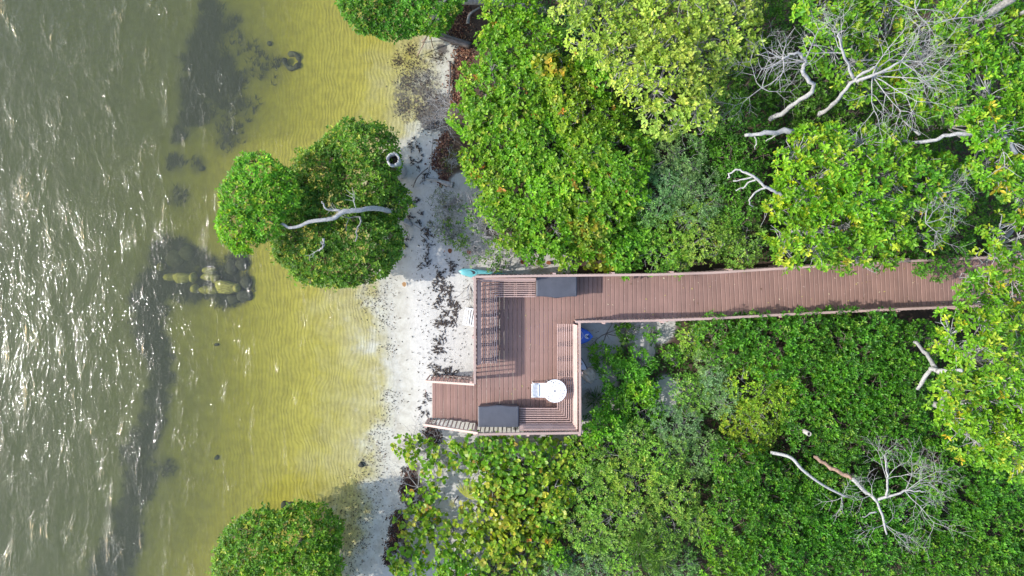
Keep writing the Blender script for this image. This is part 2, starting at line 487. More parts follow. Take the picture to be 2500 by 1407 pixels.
def ground_material():
    m, t, b, o = new_mat('sand')
    geo = N(t, 'ShaderNodeNewGeometry')
    P = geo.outputs['Position']
    A = {k: N(t, 'ShaderNodeAttribute', attribute_name=k).outputs['Fac'] for k in ('weed', 'algae', 'litter', 'wet', 'depth')}
    n1 = noise(t, 1.2, 6, 0.6, P); n2 = noise(t, 9, 5, 0.65, P); n3 = noise(t, 70, 3, 0.6, P); n4 = noise(t, 3.2, 6, 0.7, P)
    sand = ramp(t, n2.outputs[0], [(0.3, (0.35, 0.333, 0.298)), (0.7, (0.42, 0.402, 0.365))]).outputs[0]
    sand = mixc(t, mth(t, 'MULTIPLY', A['wet'], 0.75), sand, (0.355, 0.34, 0.30))
    # depth ramp: yellow algae film, then grey sky reflection painted into the bottom
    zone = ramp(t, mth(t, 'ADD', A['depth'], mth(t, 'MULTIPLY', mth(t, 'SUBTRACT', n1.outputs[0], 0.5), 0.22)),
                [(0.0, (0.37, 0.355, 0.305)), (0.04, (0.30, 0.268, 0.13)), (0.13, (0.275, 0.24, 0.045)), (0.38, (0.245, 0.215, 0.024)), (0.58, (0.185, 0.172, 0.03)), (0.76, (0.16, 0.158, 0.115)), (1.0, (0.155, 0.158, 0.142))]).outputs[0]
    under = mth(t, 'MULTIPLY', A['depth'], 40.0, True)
    sand = mixc(t, under, sand, zone)                     # algae film on the shallows, painted grey surface reflection further out
    spk = ramp(t, n4.outputs[0], [(0.36, (0.80, 0.78, 0.72)), (0.6, (1.05, 1.05, 1.0))]).outputs[0]
    sand = mixc(t, A['wet'], sand, mixc(t, 1.0, sand, spk, 'MULTIPLY'))
    wm = mth(t, 'MULTIPLY_ADD', n2.outputs[0], 1.6); wm.node.inputs[2].default_value = -0.5
    wf = ramp(t, mth(t, 'ADD', A['weed'], mth(t, 'MULTIPLY', wm, A['weed'])), [(0.0, (0, 0, 0)), (0.95, (1, 1, 1))]).outputs[0]
    c = mixc(t, wf, sand, mixc(t, n2.outputs[0], (0.016, 0.017, 0.021), (0.05, 0.05, 0.052)))
    am = mth(t, 'MULTIPLY', ramp(t, mth(t, 'ADD', A['algae'], mth(t, 'MULTIPLY', mth(t, 'SUBTRACT', n2.outputs[0], 0.5), 1.5)), [(0.38, (0, 0, 0)), (0.7, (1, 1, 1))]).outputs[0], mth(t, 'MULTIPLY', A['algae'], 3.0, True))
    c = mixc(t, mth(t, 'MULTIPLY', am, 0.88), c, mixc(t, n1.outputs[0], (0.04, 0.038, 0.042), (0.095, 0.078, 0.068)))
    lm = ramp(t, mth(t, 'ADD', A['litter'], mth(t, 'MULTIPLY', mth(t, 'SUBTRACT', n2.outputs[0], 0.5), 1.1)), [(0.42, (0, 0, 0)), (0.6, (1, 1, 1))]).outputs[0]
    lit = ramp(t, n3.outputs[0], [(0.25, (0.022, 0.016, 0.012)), (0.55, (0.07, 0.047, 0.033)), (0.8, (0.16, 0.12, 0.085))]).outputs[0]
    c = mixc(t, mth(t, 'MULTIPLY', lm, A['litter']), c, lit)
    t.links.new(c, b.inputs['Base Color'])
    b.inputs['Roughness'].default_value = 0.95
    b.inputs['Specular IOR Level'].default_value = 0.15
    # ripple marks the waves leave in the submerged sand, footprints and grains on the dry part
    nw = noise(t, 0.45, 4, 0.6, P)
    vm = N(t, 'ShaderNodeVectorMath'); vm.operation = 'MULTIPLY_ADD'
    t.links.new(nw.outputs['Color'], vm.inputs[0]); vm.inputs[1].default_value = (1.1, 0.6, 0); t.links.new(P, vm.inputs[2])
    w = N(t, 'ShaderNodeTexWave'); w.wave_type = 'BANDS'; w.bands_direction = 'X'
    w.inputs['Scale'].default_value = 2.3; w.inputs['Distortion'].default_value = 2.6; w.inputs['Detail'].default_value = 3; w.inputs['Detail Scale'].default_value = 0.9
    t.links.new(vm.outputs[0], w.inputs['Vector'])
    rm = ramp(t, A['depth'], [(0.0, (0, 0, 0)), (0.025, (0.6, 0.6, 0.6)), (0.2, (1, 1, 1)), (0.55, (0.12, 0.12, 0.12))]).outputs[0]
    h = mth(t, 'MULTIPLY', mth(t, 'MULTIPLY', w.outputs['Fac'], rm), 0.19)
    dry = mth(t, 'SUBTRACT', 1.0, A['wet'])
    h = mth(t, 'ADD', h, mth(t, 'MULTIPLY', mth(t, 'MULTIPLY', n4.outputs[0], dry), 0.6))
    h = mth(t, 'ADD', h, mth(t, 'MULTIPLY', n3.outputs[0], 0.10))
    bump(t, b, h, 0.8, 0.05)
    return m


GV = np.stack([GX, GY, GZ], -1).reshape(-1, 3)
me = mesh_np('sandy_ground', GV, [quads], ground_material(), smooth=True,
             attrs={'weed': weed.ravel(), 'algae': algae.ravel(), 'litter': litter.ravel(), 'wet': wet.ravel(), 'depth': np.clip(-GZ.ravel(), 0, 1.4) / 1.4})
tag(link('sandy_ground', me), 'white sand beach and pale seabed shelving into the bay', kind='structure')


# ------------------------------------------------------------------ the water
def water_material():
    m, t, b, o = new_mat('bay_water')
    t.nodes.remove(b)
    geo = N(t, 'ShaderNodeNewGeometry')
    P = geo.outputs['Position']
    def scaled(sx, sy, rz):
        mp = N(t, 'ShaderNodeMapping'); mp.inputs['Scale'].default_value = (sx, sy, 1); mp.inputs['Rotation'].default_value = (0, 0, rz)
        t.links.new(P, mp.inputs[0]); return mp.outputs[0]
    swell = noise(t, 0.9, 2, 0.5, scaled(1.15, 0.5, R(-24)), 0.4)        # wind waves, crests near the photo's vertical
    chop = noise(t, 2.6, 3, 0.6, scaled(1.2, 0.55, R(22)), 0.6)
    rip = noise(t, 7, 3, 0.65, scaled(1.0, 0.65, R(30)), 0.9)
    rip2 = noise(t, 17, 3, 0.7, scaled(1.0, 0.7, R(-50)), 0.6)
    gust = noise(t, 1.35, 3, 0.6, scaled(1.35, 0.5, R(-24)), 0.4)
    sx = N(t, 'ShaderNodeSeparateXYZ'); t.links.new(P, sx.inputs[0])
    # the lee of the shore is calmer
    calm = N(t, 'ShaderNodeMapRange'); calm.inputs['From Min'].default_value = -4.0; calm.inputs['From Max'].default_value = -14.0
    calm.inputs['To Min'].default_value = 0.26; calm.inputs['To Max'].default_value = 0.66
    t.links.new(sx.outputs[0], calm.inputs[0])
    g = ramp(t, gust.outputs[0], [(0.48, (0.22, 0.22, 0.22)), (0.60, (0.5, 0.5, 0.5)), (0.70, (1.1, 1.1, 1.1))]).outputs[0]
    h = mth(t, 'MULTIPLY', swell.outputs[0], 0.10)
    h = mth(t, 'ADD', h, mth(t, 'MULTIPLY', chop.outputs[0], 0.03))
    h = mth(t, 'ADD', h, mth(t, 'MULTIPLY', mth(t, 'MULTIPLY', rip.outputs[0], g), 0.085))
    h = mth(t, 'ADD', h, mth(t, 'MULTIPLY', mth(t, 'MULTIPLY', rip2.outputs[0], g), 0.022))
    h = mth(t, 'MULTIPLY', h, calm.outputs[0])
    bp = N(t, 'ShaderNodeBump'); bp.inputs['Strength'].default_value = 1.0; bp.inputs['Distance'].default_value = 1.0
    t.links.new(h, bp.inputs['Height'])
    gl = N(t, 'ShaderNodeBsdfGlossy'); gl.inputs['Roughness'].default_value = 0.06; gl.inputs['Color'].default_value = (1, 1, 1, 1)
    t.links.new(bp.outputs[0], gl.inputs['Normal'])
    fr = N(t, 'ShaderNodeFresnel'); fr.inputs['IOR'].default_value = 1.33; t.links.new(bp.outputs[0], fr.inputs['Normal'])
    tr = N(t, 'ShaderNodeBsdfTransparent')
    mx = N(t, 'ShaderNodeMixShader')
    front = mth(t, 'SUBTRACT', 1.0, geo.outputs['Backfacing'])      # no mirror from below
    t.links.new(mth(t, 'MULTIPLY', fr.outputs[0], front), mx.inputs[0]); t.links.new(tr.outputs[0], mx.inputs[1]); t.links.new(gl.outputs[0], mx.inputs[2])
    t.links.new(mx.outputs[0], o.inputs['Surface'])
    ab = N(t, 'ShaderNodeVolumeAbsorption'); ab.inputs['Color'].default_value = (0.66, 0.69, 0.33, 1); ab.inputs['Density'].default_value = 1.5
    sc = N(t, 'ShaderNodeVolumeScatter'); sc.inputs['Color'].default_value = (0.93, 0.95, 0.93, 1); sc.inputs['Density'].default_value = 0.15
    ad = N(t, 'ShaderNodeAddShader')
    t.links.new(ab.outputs[0], ad.inputs[0]); t.links.new(sc.outputs[0], ad.inputs[1])
    t.links.new(ad.outputs[0], o.inputs['Volume'])
    return m


wb = MB()
wb.box((-207, 0, -4), (420, 820, 8))
tag(wb.build('water', water_material()), 'shallow yellow green bay water with glittering ripples', kind='structure')

# ------------------------------------------------------------------ boardwalk
DZ = 1.10            # deck surface
RT = DZ + 1.0        # top of the rails
unit = MB()
e = 0.07
unit.add([(-.5, -.5, -1), (-.5, .5, -1), (-.5, .5, -.25), (-.5, .5 - e, 0), (-.5, -.5 + e, 0), (-.5, -.5, -.25),
          (.5, -.5, -1), (.5, .5, -1), (.5, .5, -.25), (.5, .5 - e, 0), (.5, -.5 + e, 0), (.5, -.5, -.25)],
         [(0, 1, 2, 3, 4, 5), (6, 11, 10, 9, 8, 7)] + [(i, 6 + i, 6 + (i + 1) % 6, (i + 1) % 6) for i in range(6)])
BOARD = {}


def board(name, parent, p0, p1, w, h, mat, up=(0, 0, 1), key=None):
    """A board from p0 to p1 (centre line of its top face), w wide and h thick; boards of one kind share a mesh."""
    key = key or (name, mat.name)
    if key not in BOARD: BOARD[key] = unit.mesh(name, mat)
    p0, p1 = Vector([float(v) for v in p0]), Vector([float(v) for v in p1])
    x = (p1 - p0); L = x.length; x.normalize()
    z = Vector(up); z = (z - x * z.dot(x)).normalized(); y = z.cross(x)
    o = bpy.data.objects.new(name, BOARD[key])
    C.objects.link(o)
    m = Matrix((x, y, z)).transposed().to_4x4()
    m.translation = (p0 + p1) / 2
    o.parent = parent
    par = base_matrix(parent)
    loc, rot, _ = (par.inverted() @ m).decompose()
    o.location = loc; o.rotation_mode = 'QUATERNION'; o.rotation_quaternion = rot; o.scale = (L, w, h)
    return o


XW, XE, YN, YS, YI = -1.14, 2.09, -0.45, -5.37, -1.90       # deck edges, and the inner corner of the walkway
north = [W(x, y, RT) for x, y in ((1160, 676), (1307, 674), (1450, 672.5), (1600, 671), (1740, 666.5), (1924, 655), (2156, 640.5), (2348, 632), (2500, 626), (2640, 621))]
south = [W(x, y, RT) for x, y in ((1405, 786), (1600, 783), (1740, 778), (1924, 768), (2156, 757), (2348, 749), (2500, 743), (2640, 738))]
NL = np.array(north); SL = np.array(south)
deck = thing('boardwalk', (0.5, -2.9, 0.25), 'brown painted timber boardwalk with square viewing deck and steps down to the beach', 'boardwalk')
# planks: the deck columns, then the walkway's cross planks
pitch = 0.1463
x = XW + pitch / 2
i = 0
while x < 17.6:
    w = pitch - 0.009
    dz = float(rng.uniform(-0.0025, 0.0025))
    tl = 0.0
    if x < XE:
        j = -2.7 + (0.9 if i % 2 else -0.6) + float(rng.uniform(-.2, .2))
        if i % 5 == 2:
            board('plank', deck, (x, YN, DZ + dz), (x, j + 0.004, DZ + dz), w, 0.03, M_DECK)
            board('plank', deck, (x, j - 0.004, DZ + dz), (x, YS, DZ + dz), w, 0.03, M_DECK)
        else:
            board('plank', deck, (x, YN, DZ + dz), (x, YS, DZ + dz), w, 0.03, M_DECK)
    else:
        xn = np.interp(x, NL[:, 0], NL[:, 1]); xs = np.interp(x, SL[:, 0], SL[:, 1])
        tl = min(1.0, max(0, (x - 4.5) / 2.5)) * 0.055
        board('plank', deck, (x - tl, xn + 0.03, DZ + dz), (x + tl * 0.4, xs - 0.03, DZ + dz), w, 0.03, M_DECK)
    x += pitch; i += 1
# steps: seven treads of two boards
NT, TD = 7, 0.262
rise = DZ / (NT + 0.6)
for k in range(NT):
    z = DZ - rise * (k + 1)
    x0 = XW - 0.02 - TD * k
    for q in (0, 1):
        xx = x0 - TD * (0.25 + 0.5 * q)
        board('tread', deck, (xx, -3.93, z), (xx, -5.34, z), TD / 2 - 0.008, 0.035, M_DECK)
    board('riser', deck, (x0 - 0.012, -3.95, z - 0.0355), (x0 - 0.012, -5.32, z - 0.0355), 0.02, rise - 0.04, M_FRAME)
for yy in (-3.905, -4.63, -5.365):
    board('stringer', deck, (XW, yy, DZ - 0.26), (XW - TD * NT - 0.06, yy, -0.21), 0.04, 0.22, M_FRAME)
# framing under the deck and along its edges
for a, b_ in (((XW - .02, YN + .03), (XW - .02, -3.86)), ((XW - .02, YS - .03), (XE + .02, YS - .03)), ((XE + .02, YS), (XE + .02, YI - .1)), ((XW, YN + .03), (3.0, YN + .02))):
    board('rim_joist', deck, (*a, DZ - 0.033), (*b_, DZ - 0.033), 0.04, 0.18, M_FRAME)
for yy in (-1.6, -2.9, -4.2):
    board('joist', deck, (XW + .05, yy, DZ - 0.034), (XE - .05, yy, DZ - 0.034), 0.05, 0.18, M_FRAME)
for L_, o_ in ((NL, -0.05), (SL, 0.05)):
    for a, b_ in zip(L_[2 if L_ is NL else 0:-1], L_[3 if L_ is NL else 1:]):
        board('rim_joist', deck, (a[0], a[1] + o_, DZ - 0.034), (b_[0], b_[1] + o_, DZ - 0.034), 0.04, 0.18, M_FRAME)
for a, b_ in ((-1.0, -0.6), (0.5, -0.6), (1.9, -0.6), (-1.0, -2.9), (1.9, -2.9), (-1.0, -5.2), (0.5, -5.2), (1.9, -5.2)):
    board('pile', deck, (a, b_, DZ - 0.22), (a, b_, -0.2), 0.14, 0.14, M_FRAME, up=(0, 1, 0))
for xx in np.arange(4.0, 17.5, 2.4):
    for L_, s_ in ((NL, -0.2), (SL, 0.2)):
        yy = np.interp(xx, L_[:, 0], L_[:, 1]) + s_
        board('pile', deck, (xx, yy, DZ - 0.22), (xx, yy, -0.2), 0.14, 0.14, M_FRAME, up=(0, 1, 0))


def railing(pts, side, label, posts=1.86, first=0.9, ends=True, top=None, base=None, group=None):
    """Cap and upright board on the inside, balusters and posts on the outside; side +1 is left of the run."""
    pts = [np.asarray(p, float) for p in pts]
    r = thing('railing', (*((pts[0] + pts[-1]) / 2)[:2], 0.3), label, 'railing')
    acc, nextp, nextb = 0.0, first, 0.07
    for a, b_ in zip(pts[:-1], pts[1:]):
        d = b_ - a; L = np.linalg.norm(d[:2]); u = d / np.linalg.norm(d)
        nrm = np.array([-d[1], d[0], 0]) / L * side
        board('cap', r, a, b_, 0.075, 0.035, M_RAIL)
        oo = nrm * 0.006
        board('rail_board', r, a + oo - [0, 0, 0.037], b_ + oo - [0, 0, 0.037], 0.036, 0.13, M_BENCH)
        while nextb < acc + L:
            p = a + d * ((nextb - acc) / L) + nrm * 0.046
            low = base(p) if base else DZ - 0.2
            board('baluster', r, (p[0], p[1], p[2] - 0.02), (p[0], p[1], low), 0.036, 0.036, M_RAIL if not base else M_BENCH, up=tuple(nrm))
            nextb += 0.142
        while nextp < acc + L:
            p = a + d * ((nextp - acc) / L) + nrm * 0.088
            board('post', r, (p[0], p[1], p[2] - 0.025), (p[0], p[1], 0.0), 0.09, 0.09, M_BENCH, up=tuple(nrm))
            nextp += posts
        acc += L
    return r


railing([(XW - .03, YN - .0, RT), (XW - .03, -3.85, RT)], -1, 'west railing of the deck facing the beach above the long shaded bench', first=0.06, posts=1.87)
railing(NL + [0, 0, 0.004], 1, 'long north railing of the walkway running from the deck corner to the trees', first=2.5)
railing(SL + [0, 0, 0.004], -1, 'long south railing of the walkway starting at the inner corner beside the blue board', first=0.9)
railing([(XE + .04, YI + .0, RT), (XE + .06, -5.36, RT)], 1, 'east railing of the deck behind the sunlit bench and the white table', first=1.6)
railing([(XE + .08, -5.385, RT + .004), (XW + .08, -5.43, RT + .004)], 1, 'south railing of the deck behind the dark box near the steps', first=0.05, posts=1.62)
zr = lambda p: max(0.06, DZ - 0.25 + (p[0] - XW) * rise / TD)
railing([(XW - .05, -3.865, RT - .02), (-2.86, -3.93, 1.13)], -1, 'short sloping handrail on the north side of the beach steps', first=0.1, posts=1.6, base=zr)
railing([(XW + .06, -5.40, RT - .02), (-2.92, -5.36, 1.13)], 1, 'short sloping handrail on the south side of the beach steps', first=0.1, posts=1.66, base=zr)

# ------------------------------------------------------------------ built-in benches
SZ = DZ + 0.44


def bench(loc, label, corner, ua, La, ub, Lb):
    """An L of slats with mitred corner: ua, ub are the two arms' directions, outer corner first; backrest boards lean out to the rail."""
    r = thing('corner_bench', loc, label, 'bench')
    c = np.array([*corner, 0.0]); ua = np.array([*ua, 0.0]); ub = np.array([*ub, 0.0])
    n = 8
    for k in range(n):                       # seat
        off = 0.13 + k * 0.070
        q = c + ua * off + ub * off + [0, 0, SZ]
        board('seat_slat', r, q - ua * 0.019, q + ua * (La - off), 0.034, 0.085, M_BENCH)
        board('seat_slat', r, q + ub * 0.0205, q + ub * (Lb - off), 0.034, 0.085, M_BENCH)
    for k, (off, z, w) in enumerate(((0.11, SZ + 0.10, 0.055), (0.085, SZ + 0.24, 0.055), (0.055, SZ + 0.39, 0.055))):
        q = c + ua * off + ub * off + [0, 0, z]
        for u, v, L_ in ((ua, ub, La), (ub, ua, Lb)):
            board('back_slat', r, q, q + u * (L_ - off), w + .02, 0.03, M_BENCH, up=tuple(v * 0.86 + np.array([0, 0, 0.5])))
    for u, v, L_ in ((ua, ub, La), (ub, ua, Lb)):
        s_ = 0.75
        while s_ < L_ + 0.1:
            for dd in (-0.03, 0.03):
                s2 = min(s_, L_ - 0.1) + dd
                q = c + u * s2 + [0, 0, SZ - 0.087]
                board('cross_bearer', r, q + v * 0.17, q + v * 0.60, 0.036, 0.085, M_BENCH)
                board('leg', r, q + v * 0.57 - [0, 0, 0.086], q + v * 0.57 + [0, 0, DZ - SZ + 0.087], 0.04, 0.07, M_FRAME, up=tuple(v))
                board('back_support', r, q + v * 0.16 - [0, 0, 0.1], q + v * 0.03 + [0, 0, 0.47], 0.036, 0.06, M_FRAME, up=tuple(v))
            s_ += 0.48
    return r


bench((-0.85, -0.9, DZ), 'slatted corner bench along the west and north railings, mostly in the railing shade', (XW + .02, YN - .05), (1, 0), 1.88, (0, -1), 2.78)
bench((1.7, -5.0, DZ), 'slatted corner bench in full sun behind the white round table', (XE + .01, -5.36), (-1, 0), 1.86, (0, 1), 3.36)


# ------------------------------------------------------------------ storage boxes
def deck_box(cx, cy, label, front):
    r = thing('storage_box', (cx, cy, DZ), label, 'storage box')
    L_, D_, H_ = 1.30, 0.66, 0.60
    def outline(sc, bow):
        pts = []
        hx, hy = L_ / 2 * sc, D_ / 2 * sc
        xs = np.linspace(-hx, hx, 15)
        for x_ in xs: pts.append((x_, front * (hy + bow * (0.5 + 0.5 * math.cos(math.pi * min(1, abs(x_) / (hx * 0.72)))))))
        pts += [(hx, -front * hy), (-hx, -front * hy)]
        return pts if front < 0 else pts[::-1]
    def prism(lv, name, mat):
        mb = MB(); V = []
        for z, sc, bow in lv: V += [(cx + a, cy + b_, DZ + z) for a, b_ in outline(sc, bow)]
        k = 17
        Fs = [tuple(range(k))[::-1], tuple((len(lv) - 1) * k + j for j in range(k))]
        for i_ in range(len(lv) - 1):
            for j in range(k): Fs.append((i_ * k + j, i_ * k + (j + 1) % k, (i_ + 1) * k + (j + 1) % k, (i_ + 1) * k + j))
        mb.add(V, Fs)
        return mb.build(name, mat, r)
    prism([(0.02, 0.92, 0.0), (0.50, 0.96, 0.02)], 'box_body', M_WEAVE)
    lid = prism([(0.505, 1.0, 0.04), (0.555, 1.01, 0.045), (0.585, 1.0, 0.04), (0.600, 0.955, 0.03)], 'lid', M_WEAVE)
    mb = MB(); mb.box((cx, cy + front * (D_ / 2 + 0.045), DZ + 0.47), (0.16, 0.03, 0.05)); mb.build('handle', M_BLACK, lid)
    for sx in (-1, 1):
        for sy in (-1, 1):
            mb = MB(); mb.box((cx + sx * 0.52, cy + sy * 0.24, DZ + 0.01), (0.08, 0.06, 0.018)); mb.build('foot', M_BLACK, r)
    return r


p = W(1359, 699, DZ + 0.59); deck_box(p[0], p[1], 'dark woven resin storage box beside the north railing where walkway meets deck', -1)
p = W(1217, 1018, DZ + 0.59); deck_box(p[0], p[1], 'dark woven resin storage box on the deck beside the top of the steps', 1)

# ------------------------------------------------------------------ table and chair
tx, ty, _ = W(1355, 955, DZ + 0.71)
tbl = thing('round_table', (tx, ty, DZ), 'white round plastic patio table with perforated top in front of the sunlit bench', 'table')
mb = MB()
nr, ns, rad = 15, 72, 0.355
rr = np.linspace(0.03, rad, nr + 1)
V = []
for z in (DZ + 0.715, DZ + 0.695):
    for r_ in rr:
        for j in range(ns): V.append((tx + r_ * math.cos(2 * math.pi * j / ns), ty + r_ * math.sin(2 * math.pi * j / ns), z))
lay = (nr + 1) * ns
hole = np.zeros((nr, ns), bool)
for i in range(2, nr - 1):
    for j in range(ns):
        a = (j * 7 + i * 13) % 24
        hole[i, j] = (i in (5, 9) and j % 3 == 0) or (i in (2, 3, 7, 11, 12, 13) and a in (3, 4, 11, 12, 19)) or (i in (6, 10) and a in (5, 6))
Fs = []
idf = lambda L_, i, j: L_ * lay + i * ns + j % ns
for i in range(nr):
    for j in range(ns):
        if hole[i, j]:
            Fs += [(idf(0, i, j), idf(0, i, j + 1), idf(1, i, j + 1), idf(1, i, j)), (idf(0, i + 1, j + 1), idf(0, i + 1, j), idf(1, i + 1, j), idf(1, i + 1, j + 1)),
                   (idf(0, i, j + 1), idf(0, i + 1, j + 1), idf(1, i + 1, j + 1), idf(1, i, j + 1)), (idf(0, i + 1, j), idf(0, i, j), idf(1, i, j), idf(1, i + 1, j))]
        else:
            Fs += [(idf(0, i, j), idf(0, i + 1, j), idf(0, i + 1, j + 1), idf(0, i, j + 1)), (idf(1, i, j), idf(1, i, j + 1), idf(1, i + 1, j + 1), idf(1, i + 1, j))]
mb.add(V, Fs)
top_ = mb.build('tabletop', M_WHITE, tbl)
mb = MB(); mb.lathe([(rad - 0.004, 0.69), (rad + 0.004, 0.685), (rad + 0.014, 0.70), (rad + 0.012, 0.716), (rad + 0.002, 0.721), (rad - 0.006, 0.717), (rad - 0.004, 0.69)], (tx, ty, DZ), 72)
mb.build('rim', M_WHITE, top_, True)
for k in range(4):
    a = math.pi / 4 + k * math.pi / 2
    mb = MB(); mb.tube([(tx + 0.2 * math.cos(a), ty + 0.2 * math.sin(a), DZ + 0.69), (tx + 0.25 * math.cos(a), ty + 0.25 * math.sin(a), DZ + 0.35), (tx + 0.31 * math.cos(a), ty + 0.31 * math.sin(a), DZ)], [0.03, 0.027, 0.022], 8)
    mb.build('leg', M_WHITE, tbl, True)

cx, cy, _ = W(1317, 953.5, DZ + 0.45)
ch = thing('plastic_chair', (cx, cy, DZ), 'white slotted plastic chair with reclined back pushed up to the round table', 'chair')
mb = MB()
for s_ in (-1, 1): mb.box((cx, cy + s_ * 0.205, DZ + 0.43), (0.44, 0.055, 0.024), ch=0.005)
for xx in (-0.205, -0.01, 0.20): mb.box((cx + xx, cy, DZ + 0.43), (0.05, 0.356, 0.022), ch=0.004)
for k in range(9): mb.box((cx, cy - 0.16 + 0.04 * k, DZ + 0.428), (0.36, 0.0345, 0.016), ch=0.003)
mb.build('seat', M_WHITE, ch)
mb = MB()
for s_ in (-1, 1): mb.tube([(cx - 0.02, cy + s_ * 0.213, DZ + 0.43), (cx - 0.13, cy + s_ * 0.213, DZ + 0.46), (cx - 0.262, cy + s_ * 0.2, DZ + 0.505)], 0.015, 6)
mb.build('back_frame', M_WHITE, ch, True)
mb = MB()
for k in range(9):
    y_ = cy - 0.176 + 0.044 * k
    mb.tube([(cx - 0.03, y_, DZ + 0.445), (cx - 0.13, y_, DZ + 0.468), (cx - 0.235, y_, DZ + 0.498)], 0.0195, 5)
mb.tube([(cx - 0.235, cy - 0.2, DZ + 0.500), (cx - 0.238, cy, DZ + 0.503), (cx - 0.235, cy + 0.2, DZ + 0.500)], 0.016, 6)
mb.tube([(cx - 0.03, cy - 0.2, DZ + 0.45), (cx - 0.03, cy + 0.2, DZ + 0.45)], 0.016, 6)
tag(mb.build('backrest', M_WHITE, ch))
for sx in (-1, 1):
    for sy in (-1, 1):
        mb = MB(); mb.tube([(cx + sx * 0.18, cy + sy * 0.18, DZ + 0.42), (cx + sx * 0.22, cy + sy * 0.21, DZ)], [0.024, 0.016], 8); mb.build('leg', M_WHITE, ch, True)

# ------------------------------------------------------------------ boats and boards stored under the deck
def hull(name, label, cat, nose, ang, length, width, thick, z, mat, blunt=2.0, group=None):
    """A board or kayak hull whose nose is at NOSE and whose body runs back along ANG."""
    r = thing(name, (nose[0], nose[1], z), label, cat, rz=ang)
    k, n = 16, 22
    V = []
    for i in range(n):
        s_ = i / (n - 1)
        f = (1 - (1 - min(1, s_ / 0.42)) ** blunt) ** (1 / blunt) if s_ < 0.42 else (1 - max(0, (s_ - 0.62) / 0.38) ** 2 * 0.6)
        hw, ht = max(0.004, width / 2 * f), max(0.004, thick / 2 * (0.35 + 0.65 * min(1, f * 1.2)))
        rock = 0.06 * (1 - min(1, s_ / 0.35)) ** 2
        for j in range(k):
            a = 2 * math.pi * j / k
            ca, sa = math.cos(a), math.sin(a)
            V.append((s_ * length, hw * math.copysign(abs(ca) ** 0.75, ca), thick / 2 + rock + ht * math.copysign(abs(sa) ** 0.6, sa)))
    Fs = [(i * k + j, i * k + (j + 1) % k, (i + 1) * k + (j + 1) % k, (i + 1) * k + j) for i in range(n - 1) for j in range(k)]
    Fs += [tuple(range(k))[::-1], tuple((n - 1) * k + j for j in range(k))]
    mb = MB(); mb.add(V, Fs)
    o = link('hull', mb.mesh('hull', mat, True), r, world=False)
    return r, o


def flat_ring(mb, c, ro, ri, sx=1.0, k=28, z=0.0, th=0.004, a0=0.0, a1=2 * math.pi):
    V, Fs = [], []
    for j in range(k + 1):
        a = a0 + (a1 - a0) * j / k
        for q in (ro, ri): V.append((c[0] + q * math.cos(a) * sx, c[1] + q * math.sin(a), z))
        for q in (ro, ri): V.append((c[0] + q * math.cos(a) * sx, c[1] + q * math.sin(a), z + th))
    for j in range(k):
        b_ = 4 * j
        Fs += [(b_ + 2, b_ + 6, b_ + 7, b_ + 3), (b_, b_ + 4, b_ + 6, b_ + 2), (b_ + 1, b_ + 3, b_ + 7, b_ + 5)]
    mb.add(V, Fs)


kz = 0.32
n_ = W(1119, 662, kz + 0.25)
ky, kh = hull('kayak', 'turquoise kayak with dark oval hatch poking out at the deck corner', 'kayak', n_, R(-9), 2.6, 0.34, 0.26, kz, M_KAYAK, 2.6)
mb = MB(); mb.add(*(lambda k: ([(0.42 + 0.19 * math.copysign(abs(math.cos(a)) ** 0.6, math.cos(a)), 0.03 + 0.055 * math.copysign(abs(math.sin(a)) ** 0.6, math.sin(a)), z) for z in (0.25, 0.272) for a in np.arange(k) * 2 * math.pi / k],
        [tuple(range(k, 2 * k))] + [(j, (j + 1) % k, k + (j + 1) % k, k + j) for j in range(k)]))(20))
ht = link('hatch', mb.mesh('hatch', M_BLACK), ky, world=False)
mb = MB(); flat_ring(mb, (0.42, 0.03), 0.10, 0.075, 2.2, 24, 0.255, 0.02); link('hatch_rim', mb.mesh('hatch_rim', M_KAYAK), ht, world=False)

n_ = W(1448, 822, 0.5)
bl, _ = hull('paddle_board', 'blue board with pale oval logo sticking out under the east railing', 'board', n_, R(178), 2.4, 0.80, 0.13, 0.36, M_BLUE, 1.7)
mb = MB(); flat_ring(mb, (0.18, 0.0), 0.085, 0.0, 1.25, 28, 0.142, 0.006); lp = link('logo_plate', mb.mesh('logo_plate', M_PALEBOARD), bl, world=False)
mb = MB(); flat_ring(mb, (0.135, 0.012), 0.036, 0.022, 1.0, 20, 0.148, 0.004); flat_ring(mb, (0.225, 0.0), 0.034, 0.02, 1.0, 20, 0.148, 0.004); flat_ring(mb, (0.18, 0.006), 0.016, 0.0, 2.2, 14, 0.148, 0.004)
tag(link('logo_mark', mb.mesh('logo_mark', M_BLACK), lp, world=False))
mb = MB(); flat_ring(mb, (0.50, -0.02), 0.165, 0.15, 1.0, 36, 0.140, 0.006); link('deck_ring', mb.mesh('deck_ring', M_PALEBOARD), bl, world=False)

